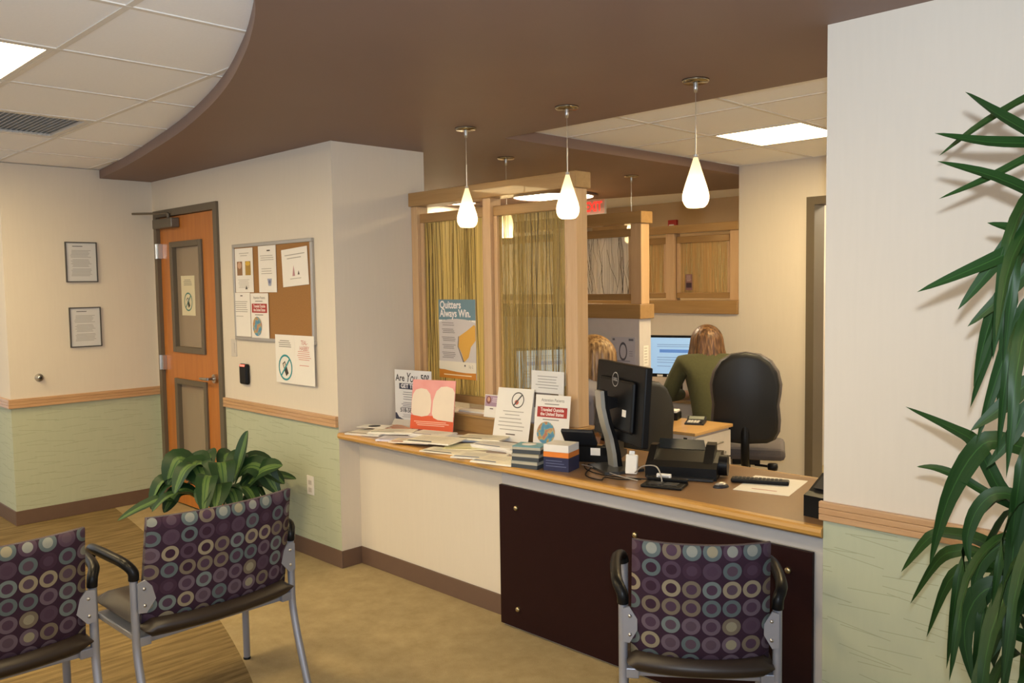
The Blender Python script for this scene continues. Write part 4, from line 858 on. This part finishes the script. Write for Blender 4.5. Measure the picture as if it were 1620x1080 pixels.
HAND = [[(3.669,-.7,1.892),(3.596,-.775,1.948),(3.555,-.85,1.99)],[(3.669,-.7,1.888),(3.573,-.775,1.897),(3.498,-.85,1.916)],[(3.667,-.7,2.0),(3.536,-.65,1.959),(3.423,-.6,1.902)],[(3.672,-.7,1.773),(3.585,-.75,1.826),(3.487,-.8,1.865)],[(3.67,-.7,1.879),(3.56,-.725,1.826),(3.475,-.75,1.79)],[(3.674,-.7,1.703),(3.616,-.7,1.719),(3.557,-.7,1.736)],[(3.674,-.7,1.703),(3.58,-.8,1.646),(3.486,-.9,1.591)],[(3.661,-.7,1.771),(3.589,-.75,1.65),(3.533,-.8,1.552)],[(3.659,-.68,1.655),(3.592,-.69,1.583),(3.522,-.7,1.512)],[(3.617,-.65,1.616),(3.553,-.635,1.533),(3.513,-.62,1.371)],[(3.622,-.65,1.67),(3.557,-.625,1.505),(3.501,-.6,1.32)],[(3.649,-.68,1.576),(3.595,-.69,1.455),(3.545,-.7,1.259)],[(3.653,-.68,1.403),(3.599,-.7,1.347),(3.538,-.72,1.286)],[(3.577,-.6,1.126),(3.511,-.583,1.231),(3.458,-.567,1.26),(3.338,-.55,1.303)],[(3.564,-.6,1.117),(3.484,-.6,1.155),(3.428,-.6,1.17),(3.385,-.6,1.167)],[(3.58,-.62,1.252),(3.52,-.613,1.226),(3.459,-.607,1.1),(3.418,-.6,.93)],[(3.547,-.6,1.008),(3.462,-.567,1.009),(3.394,-.533,.98),(3.315,-.5,.866)],[(3.534,-.6,.979),(3.463,-.567,.968),(3.41,-.533,.92),(3.339,-.5,.789)],[(3.581,-.6,.952),(3.507,-.573,.939),(3.444,-.547,.884),(3.387,-.52,.721)],[(3.593,-.66,1.147),(3.545,-.667,1.112),(3.522,-.673,1.037),(3.532,-.68,.976)],[(3.607,-.66,1.037),(3.56,-.667,1.0),(3.543,-.673,.955),(3.537,-.68,.905)],[(3.609,-.66,.939),(3.55,-.673,.913),(3.524,-.687,.823),(3.549,-.7,.712)],[(3.612,-.66,.84),(3.58,-.68,.808),(3.555,-.7,.728)],[(3.542,-.6,.906),(3.495,-.575,.858),(3.453,-.55,.806)],[(3.639,-.7,1.189),(3.625,-.725,1.001),(3.622,-.75,.925)],[(3.647,-.7,1.351),(3.616,-.71,1.282),(3.571,-.72,1.21)]]
PX, PY = 3.72, -.66
t = thing('potted_dracaena', 'tall dracaena with long dark strappy leaves before the right wall', 'plant', (PX, PY, 0))
o0 = Vector((PX, PY, 0)); rr = random.Random(11)
for k, pts in enumerate(HAND):
    q0 = Vector(pts[0]); base = Vector((PX + rr.uniform(-.03,.03), PY + rr.uniform(-.03,.03), q0.z - (q0 - o0).xy.length*.25))
    P = [base - o0] + [Vector(p) - o0 for p in pts]
    wd = .011 if k in (2, 4, 14, 23) else (.024 if k in (15, 21) else rr.uniform(.015, .019))
    leaf_mesh(P, wd, 'leaf', M_DRAC, 4, .2, None, Vector((.5, -.62, rr.uniform(.35, .75)))).build('leaf', M_DRAC, t)
canes = [((.0, .0), 1.85), ((.05, -.06), 1.35), ((-.05, .04), 1.0)]
for (cx, cy), hgt in canes:
    MB().tube([(cx*.5, cy*.5, .25), (cx, cy, hgt*.6), (cx*1.2, cy*1.2, hgt)], [.022, .019, .014], 10).build('cane', plain('cane_bark', (.16, .11, .06), .8, bump=.3), t)
    for k in range(24):
        a = rr.uniform(0, 2*math.pi); z0 = hgt - rr.uniform(0, .38); L = rr.uniform(.26, .42); up_ = rr.uniform(.02, .16)
        dx, dy = math.cos(a), math.sin(a)
        if dx*-.707 + dy*-.3 > .25: L *= .58; rr.random()
        P = [(cx, cy, z0), (cx+dx*L*.35, cy+dy*L*.35, z0+up_), (cx+dx*L*.7, cy+dy*L*.7, z0+up_*.4-.05), (cx+dx*L*.85, cy+dy*L*.85, z0-.16-rr.uniform(0,.15))]
        leaf_mesh(P, rr.uniform(.016, .023), 'leaf', M_DRAC).build('leaf', M_DRAC, t)
MB().lathe([(.001, 0), (.13, 0), (.145, .05), (.165, .27), (.17, .29), (.155, .29), (.15, .26), (.001, .26)], seg=32).build('pot', plain('dark_planter', (.04, .035, .03), .5), t)
MB().lathe([(.001, .262), (.149, .262), (.149, .264), (.001, .275)], seg=24).build('soil', plain('soil', (.03, .02, .012), .95, var=.4, scale=80), t)

QX, QY = -.58, -.46
t = thing('potted_aglaonema', 'low leafy plant with variegated broad leaves behind the wide chair', 'plant', (QX, QY, 0)); rr = random.Random(4)
MB().lathe([(.001, 0), (.13, 0), (.15, .04), (.175, .28), (.18, .30), (.165, .30), (.16, .27), (.001, .27)], seg=32).build('pot', plain('dark_planter', (.04, .035, .03), .5), t)
MB().lathe([(.001, .272), (.158, .272), (.158, .274), (.001, .285)], seg=24).build('soil', plain('soil', (.03, .02, .012), .95, var=.4, scale=80), t)
bprof = lambda q: max(.05, 0 if q < .28 else math.sin(min(1, (q-.25)/.75) * math.pi) ** .75) if q < .97 else .06
def broad(P, w_):
    w_ *= 1.6
    st = [P[0], P[1]]; leaf_mesh(P, w_, 'leaf', M_AGLA, 6, .18, bprof, Vector((rr.uniform(-.1, .5), rr.uniform(-.6, .1), .8))).build('leaf', M_AGLA, t)
rd = lambda v: Vector((.7078*v[0] - .7055*v[1], .7063*v[0] + .7056*v[1], v[2]))     # (right, away, up) as seen from the counter side
SPEC = [((.02,0,.30),(.10,.02,.52),(.15,.03,.68),(.18,.03,.79),.05),((.03,0,.30),(.17,-.02,.46),(.28,-.05,.57),(.40,-.06,.60),.055),((.02,.05,.30),(.2,.1,.45),(.3,.12,.50),(.43,.12,.48),.035),
 ((-.02,0,.30),(-.13,-.02,.55),(-.20,-.05,.64),(-.26,-.08,.50),.055),((0,0,.30),(-.06,-.03,.58),(-.08,-.10,.62),(.02,-.22,.50),.055),((-.03,0,.3),(-.22,0,.48),(-.30,-.05,.50),(-.36,-.08,.36),.05),
 ((-.03,0,.3),(-.25,-.1,.42),(-.36,-.15,.40),(-.50,-.2,.33),.04),((0,-.03,.3),(.05,-.15,.5),(.08,-.24,.52),(.10,-.34,.42),.05),((0,.04,.3),(.0,.12,.55),(.02,.18,.62),(.04,.25,.58),.045),((.0,.04,.3),(.08,.06,.52),(.1,.1,.62),(.13,.14,.64),.045)]
for a, b, c, d, w_ in SPEC: broad([rd(a), rd(b), rd(c), rd(d)], w_)
for k in range(24):
    a = rr.uniform(0, 2*math.pi); L = rr.uniform(.18, .36); hh_ = rr.uniform(.40, .60); dx, dy = math.cos(a), math.sin(a)
    broad([Vector((dx*.03, dy*.03, .29)), Vector((dx*L*.45, dy*L*.45, hh_)), Vector((dx*L*.8, dy*L*.8, hh_+.02)), Vector((dx*L*1.1, dy*L*1.1, hh_-rr.uniform(.05,.14)))], rr.uniform(.036, .052))

# ------------------------------------------------------------------ office furniture
M_SHELL = plain('grey_black_shell', (.012, .013, .016), .45, spec=.35); M_UPH = plain('taupe_upholstery', (.10, .085, .085), .85, var=.15, scale=120)
def office_chair(label, loc, rz, w_=.46, ztop=1.16, zb=.58):
    t = thing('office_chair', label, 'office chair', loc, rz, 'task chairs in the office')     # faces +y
    def outline(k): return [(k*w_*.5*a, zb + (ztop-zb)*b) for a, b in ((-.62,0),(-.8,.03),(-.92,.12),(-.94,.25),(-.90,.42),(-.95,.55),(-.97,.65),(-.89,.79),(-.70,.91),(-.40,.985),(0,1.01),(.40,.985),(.70,.91),(.89,.79),(.97,.65),(.95,.55),(.90,.42),(.94,.25),(.92,.12),(.8,.03),(.62,0),(0,-.015))]
    def slab(k, y0, y1, m, nm, inset=.92):
        o1 = outline(k); cz = (zb+ztop)/2; n = len(o1); V = []; F = []
        for (sc, y) in ((inset*.9, y0-.012), (inset, y0-.006), (1, y0+.008), (1, y1-.008), (inset, y1)):
            for (x, z) in o1: V.append((x*sc, y + .09*((x*sc)/(w_*.5))**2*.5 + .03*math.sin((z-zb)/(ztop-zb)*math.pi)*-1, cz + (z-cz)*sc))
        for r_ in range(4):
            for i in range(n): a = r_*n+i; b = r_*n+(i+1)%n; F.append((a, b, b+n, a+n))
        for off in (0, 4*n):
            c = len(V); V.append((0, V[off][1]-.03 if off == 0 else V[off][1]-.03, cz)); F += [(off+i, off+(i+1)%n, c) for i in range(n)]
        MB().add(V, F, True).build(nm, m, t)
    slab(1.0, -.27, -.21, M_UPH, 'back_cushion', .95); slab(.93, -.305, -.268, M_SHELL, 'back_shell', .97)
    bx((-.25, -.2, .445), (.25, .27, .525), .03).build('seat', M_UPH, t)
    MB().tube(smooth_curve([(0, -.29, zb+.12), (0, -.315, zb), (0, -.28, .44), (0, -.1, .42)], 5), .028, 10).build('back_bracket', M_BLACK, t)
    MB().tube([(.06, -.2, .42), (.16, -.24, .42)], .008).build('adjust_lever', M_BLACK, t); MB().lathe([(.001, -.02), (.03, -.02), (.034, 0), (.03, .02), (.001, .02)], (.17, -.245, .42), 14).build('adjust_knob', M_BLACK, t)
    bx((-.09, -.12, .40), (.09, .12, .443), .008).build('mechanism', M_BLACK, t); MB().cyl((0, 0, .12), (0, 0, .41), .027).build('gas_column', M_BLACK, t)
    for k in range(5):
        a = 2*math.pi*k/5 + .3; c, s_ = math.cos(a), math.sin(a)
        lg = MB().tube([(c*.03, s_*.03, .12), (c*.29, s_*.29, .075)], [.028, .016], 8).build('base_leg', M_BLACK, t); MB(Matrix.Translation((c*.29, s_*.29, .03)) @ Matrix.Rotation(a, 4, 'Z')).cyl((0, -.02, 0), (0, .02, 0), .03).build('caster', M_BLACK, lg)
    return t
office_chair('tall black-backed office chair standing clear by the yellow wall', (1.19, 2.46, 0), R(28), .47, 1.16, .58)
office_chair('office chair half hidden behind the counter monitor', (.98, 1.27, 0), R(82), .46, 1.06, .56)
# pedestal
t = thing('drawer_pedestal', 'white drawer pedestal with a maple top and calculator on it', 'cabinet', (1.04, 1.83, 0), R(2))
bx((-.28, -.22, .03), (.26, .22, .70), .003).build('body', plain('pedestal_white', (.62, .57, .52), .45), t); bx((-.29, -.23, .7), (.285, .23, .72), .003).build('top', MAPLE[1], t); bx((-.26, -.2, 0), (.24, .2, .03)).build('plinth', M_BLACK, t)
bx((.20, -.2215, .60), (.225, -.2195, .685)).build('side_slot', M_BLACK, t)
for z0, z1 in ((.52, .685), (.345, .51), (.05, .335)):
    d = bx((.261, -.21, z0), (.279, .21, z1), .002).build('drawer', plain('pedestal_white', (.62, .57, .52), .45), t)
    m = MB(); m.tube([(.279, -.08, z1-.06), (.300, -.08, z1-.06), (.300, .08, z1-.06), (.279, .08, z1-.06)], .005, 8); m.build('handle', M_ALU, d)
    if z0 > .5: MB().cyl((.279, .14, z0+.03), (.284, .14, z0+.03), .008).build('lock', M_CHROME, d)
t = thing('desk_calculator', 'desk calculator with a tilted display on the pedestal', 'calculator', (1.13, 1.93, .72), R(25)); MB().prism_yz([(-.075, 0), (.075, 0), (.075, .035), (.03, .016), (-.075, .010)], -.06, .06).build('body', M_DKGREY, t)
MB().obox((0, .053, .0275), (.095, .035, .002), (R(23), 0, 0)).build('display', plain('lcd', (.28, .30, .25), .3), t)
for i in range(5):
    for j in range(4): bx((-.045+.019*i, -.062+.021*j, .0125), (-.031+.019*i, -.047+.021*j, .0175)).build('key', M_WHITE if i < 4 else M_DKGREY, t)
t = thing('stapler_block', 'black desk organiser with papers on the pedestal', 'organiser', (.90, 1.97, .72), R(20)); bx((-.07, -.06, 0), (.07, .06, .05), .006).build('tray', M_BLACK, t); bx((-.06, -.05, .0501), (.06, .05, .062)).build('paper_stack', M_WHITE, t)
card('pedestal_paper', 'white sheet lying on the near corner of the pedestal', 'paper', .16, .12, (.93, 1.66, .7215), R(10), R(-90), [], th=.001)
# woman's desk, monitor
t = thing('back_desk', 'desk along the low back wall with the bright monitor', 'desk', (-.1, 2.93, 0)); bx((-.95, -.25, .715), (.93, .265, .74), .003).build('top', MAPLE[0], t)
for x in (-.93, .89): bx((x, .10, 0), (x+.025, .25, .715)).build('leg_panel', M_CREAM, t)
bx((-.9, .22, .3), (.88, .24, .71)).build('modesty_panel', M_CREAM, t)
SCR = emit('screen_blue', (.30, .50, .78), .38)
def desk_monitor(label, loc, rz, w_=.5, h_=.31):
    t = thing('computer_monitor', label, 'monitor', loc, rz); zc = .30      # screen faces -y
    bx((-w_/2, -.01, zc-h_/2), (w_/2, .03, zc+h_/2), .006).build('casing', M_BLACK, t); bx((-w_/2+.018, -.0115, zc-h_/2+.028), (w_/2-.018, -.01, zc+h_/2-.018)).build('screen', SCR, t)
    m = MB()
    for (a, b, c, d) in ((-.15, .03, .1, .055),): m.add([(a, -.012, zc+b), (c, -.012, zc+b), (c, -.012, zc+d), (a, -.012, zc+d)], [(0,1,2,3)])
    m.build('window_bar', emit('screen_bar', (.10, .24, .62), .30), t)
    m = MB()
    for q in (.09, .075, -.01, -.03, -.05, -.08): m.add([(-.17, -.012, zc+q), (.02+q, -.012, zc+q), (.02+q, -.012, zc+q+.004), (-.17, -.012, zc+q+.004)], [(0,1,2,3)])
    m.build('fine_print', emit('screen_text', (.16, .26, .42), .2), t)
    MB().tube([(0, .04, .01), (0, .04, zc)], .022).build('stand_column', M_BLACK, t); MB().lathe([(.001, 0), (.12, 0), (.12, .01), (.001, .016)], (0, .03, 0)).build('stand_base', M_BLACK, t)
    for k, x in enumerate((-.17, -.09, -.03)): bx((x, -.0125, zc-h_/2+.004), (x+.045, -.011, zc-h_/2+.02)).build('sticky_label', M_WHITE, t)
    return t
desk_monitor('lit computer monitor with a blue page before the seated woman', (.33, 2.93, .74), R(20), .5, .33)
t = thing('side_desk', 'desk behind the tall reed screen', 'desk', (.12, 1.62, 0)); bx((-.55, -.33, .715), (.35, .33, .74), .003).build('top', MAPLE[0], t)
for x in (-.53, .31): bx((x, .10, 0), (x+.025, .3, .715)).build('leg_panel', M_CREAM, t)
desk_monitor('computer monitor seen through the right reed pane', (.17, 1.58, .74), R(60), .48, .30)
card('partition_map_sheet', 'sheet with an oval floor plan taped to the white half wall', 'paper', .205, .19, (.503, 1.9975, 1.058), 0, 0, [('ring', .0, .09, .035, .065, '#55555e', .75), ('lines', -.09, -.045, [.05,.06,.07,.08], .004, '#8a8a96'), ('lines', .05, .09, [.06,.075,.09], .004, '#8a8a96'), ('rect', -.09, .165, -.07, .18, '#6a6a76'), ('rect', .05, .165, .09, .18, '#6a6a76'), ('lines', -.09, .09, [.02], .008, '#8a8a96')], mat=plain('grey_sheet', (.50, .49, .54), .6))
card('partition_side_note', 'narrow white note taped to the end of the half wall', 'paper', .06, .14, (.6415, 2.07, 1.05), R(90), 0, [('lines', -.02, .02, [.02,.04,.06,.08,.1,.12], .005, '#a8a49a')])

# ------------------------------------------------------------------ people
SKIN = plain('skin', (.50, .28, .18), .5, var=.05, scale=30)
def skinned(name, chains, mats, parent=None, extra=None, sub=2):
    """chains: list of lists of (x,y,z,r); first vertex of each chain is its root; index refs join chains"""
    vs, es, rs, roots = [], [], [], []
    for ch in chains:
        prev = None
        for k, q in enumerate(ch):
            if isinstance(q, int): prev = q; continue
            vs.append(q[:3]); rs.append(q[3] if len(q) == 4 else q[3:]); i = len(vs)-1
            if prev is None: roots.append(i)
            else: es.append((prev, i))
            prev = i
    me = bpy.data.meshes.new(name); me.from_pydata(vs, es, []); ob = bpy.data.objects.new(name, me); COL.objects.link(ob)
    sk = ob.modifiers.new('skin', 'SKIN'); sk.use_smooth_shade = True
    for i, sv in enumerate(me.skin_vertices[0].data):
        r_ = rs[i]; sv.radius = (r_, r_) if not isinstance(r_, (tuple, list)) else tuple(r_); sv.use_root = i in roots
    ob.modifiers.new('sub', 'SUBSURF').levels = sub; ob.modifiers['sub'].render_levels = sub
    dg = bpy.context.evaluated_depsgraph_get(); nm = bpy.data.meshes.new_from_object(ob.evaluated_get(dg)); bpy.data.objects.remove(ob)
    nm.name = name
    if extra:
        bm = bmesh.new(); bm.from_mesh(nm); bm.from_mesh(extra); bm.to_mesh(nm); bm.free()
    nm.materials.clear()
    for m in mats: nm.materials.append(m)
    nm.polygons.foreach_set('use_smooth', [True]*len(nm.polygons))
    return link(name, nm, parent)
def hair_mesh(c, length, width, seed, m, parent, wave=.006, face=0.9, hs=1.0):
    rr = random.Random(seed); n = 72; rows = 22; V = []; F = []; ph = [rr.uniform(0, 6.28) for _ in range(8)]
    for j in range(rows+1):
        q = j/rows
        if q < .5: a = q/.5*math.pi/2; rad = math.sin(a); z = .128*math.cos(a)
        else: z = -(q-.5)/.5*length; rad = 1 + .12*math.sin((q-.5)*2*math.pi*.6) + width*(q-.5)
        for k in range(n):
            t_ = 2*math.pi*k/n
            rp = 1 + .05*math.sin(k*math.pi*.83 + ph[k % 8]) * min(1, q*2) + wave*8*math.sin(z*60 + ph[(k*3) % 8]*2) * max(0, q-.4)
            fx_, fy_ = math.cos(t_), math.sin(t_)
            front = max(0, fy_)
            cut = (1 - .42*front**2) if q > .36 else 1
            zz = z + (.0 if q <= .5 else rr.uniform(-.02, .02)*(q > .9))
            V.append((c[0] + fx_*.098*hs*rad*rp, c[1] - .012 + fy_*.112*hs*rad*rp*cut, c[2] + zz))
    for j in range(rows):
        for k in range(n): a = j*n+k; b = j*n+(k+1) % n; F.append((a, b, b+n, a+n))
    return MB().add(V, F, True).build('hair', m, parent)
def hair_mat(name, c1, c2, c3):
    t = NT(name); st = t.noise(t.map(t.obj(), (70, 70, 5)), 1.0, 3.0); t.base(t.ramp(st, [(.3, c1), (.5, c2), (.68, c3)])); t.bump(st, .5, .006); t.b.inputs['Roughness'].default_value = .42; return t.m
def person(label, loc, rz, top_m, hair_m, hair_len, wid, seed, lean=.16, arms=None, up=0.0, hs=1.0):
    # seated, facing +y, local z is the floor; hip height .50
    hip, ch, nk = (0, 0, .53), (0, lean*.62, .86), (0, lean*1.05, 1.06)
    hd = (0, lean*1.35+.02, 1.185)
    A = arms or {}
    def arm(s):
        e = A.get(('e', s), (s*.285, lean+.06, .80)); w_ = A.get(('w', s), (s*.13, lean+.30, .775)); sh = (s*.185, lean*.95, .985+up)
        return sh, e, w_
    ex = MB()
    # face and ears, joined into the body mesh
    ex.sphere((hd[0], hd[1]+.012, hd[2]), (.078, .096, .112), 20, 14)
    ex.sphere((hd[0], hd[1]+.108, hd[2]-.012), (.012, .018, .022), 10, 6)
    for s in (-1, 1):
        ex.sphere((hd[0]+s*.079, hd[1], hd[2]-.005), (.010, .022, .030), 10, 6)
        ex.sphere((hd[0]+s*.030, hd[1]+.098, hd[2]+.012), (.012, .008, .009), 8, 6)
    ex.sphere((hd[0], hd[1]+.100, hd[2]-.048), (.024, .008, .008), 8, 6)
    em_ = ex.mesh('face', SKIN)
    chains = [[(*hip, .13), (0, lean*.3, .70, .12), (*ch, .125), (0, lean*.95, .99+up*.8, .10), (*nk, .052), (*hd, .07), (hd[0], hd[1], hd[2]+.06, .06)]]
    hands = []
    for s in (-1, 1):
        sh, e, w_ = arm(s); d = (Vector(w_) - Vector(e)).normalized(); sd = Vector((0, 0, 1)).cross(d).normalized()
        chains.append([3, (*sh, .055), (*e, .043), (*w_, .027), (*(Vector(w_)+d*.05), .034)])
        for k, (off, ln) in enumerate(((-.028, .066), (-.010, .078), (.009, .074), (.027, .060))):
            b = Vector(w_) + d*.06 + sd*off; m_ = b + d*ln*.5 + Vector((0, 0, -.004)); q = b + d*ln + Vector((0, 0, -.024)); hands.append([(*b, .009), (*m_, .0085), (*q, .007)])
        b = Vector(w_) + d*.02 + sd*(-.028*s); q = b + d*.045 + sd*(-.028*s); hands.append([(*b, .011), (*((b+q)/2), .010), (*q, .008)])
    for s in (-1, 1): chains.append([0, (s*.10, .05, .53, .085), (s*.13, .42, .52, .062), (s*.13, .40, .12, .042), (s*.13, .44, .05, .035), (s*.13, .54, .035, .028)])
    body = skinned('person', chains + hands, [SKIN], None, em_)
    body.location = loc; body.rotation_euler = (0, 0, rz); tag(body, label, 'person')
    tc = [[(0, -.01, .50, wid*.78, .14), (0, lean*.28, .70, wid*.80, .138), (0, lean*.62, .87+up*.5, wid*.97, .145), (0, lean*.95, .995+up, wid*.90, .108), (0, lean*1.05, 1.045+up*.7, .072)]]
    for s in (-1, 1):
        sh, e, w_ = arm(s); mid = (Vector(e)+Vector(w_))/2
        tc.append([3, (*sh, .076), (*e, .062), (*mid, .052), (*(Vector(e)*.12+Vector(w_)*.88), .040)])
    skinned('sweater', tc, [top_m], body)
    pc = [[(0, 0, .52, .15)]]
    for s in (-1, 1): pc.append([0, (s*.10, .06, .535, .10), (s*.13, .42, .53, .078), (s*.13, .40, .30, .060), (s*.13, .40, .10, .055)])
    skinned('trousers', pc, [plain('dark_trousers', (.012, .012, .016), .8)], body)
    for s in (-1, 1): skinned('shoe', [[(s*.13, .39, .045, .045), (s*.13, .46, .04, .042), (s*.13, .56, .03, .028)]], [M_BLACK], body)
    hair_mesh(hd, hair_len, .1, seed, hair_m, body, hs=hs)
    return body
person('seated person in an olive green sweater with a brown bob, back to us', (.93, 2.47, 0), R(42), plain('olive_sweater', (.075, .075, .030), .9, var=.18, scale=60, bump=.2), hair_mat('brown_bob_hair', (.05, .022, .010), (.13, .06, .025), (.30, .16, .07)), .17, .185, 3, .20, None, .05, 1.17)
person('seated person with long wavy fair hair in a grey top behind the screen post', (.98, 1.27, 0), R(80), plain('grey_top', (.30, .28, .30), .9, var=.1), hair_mat('fair_wavy_hair', (.10, .05, .02), (.32, .18, .07), (.55, .36, .16)), .33, .15, 9, .12, None, .0, 1.28)
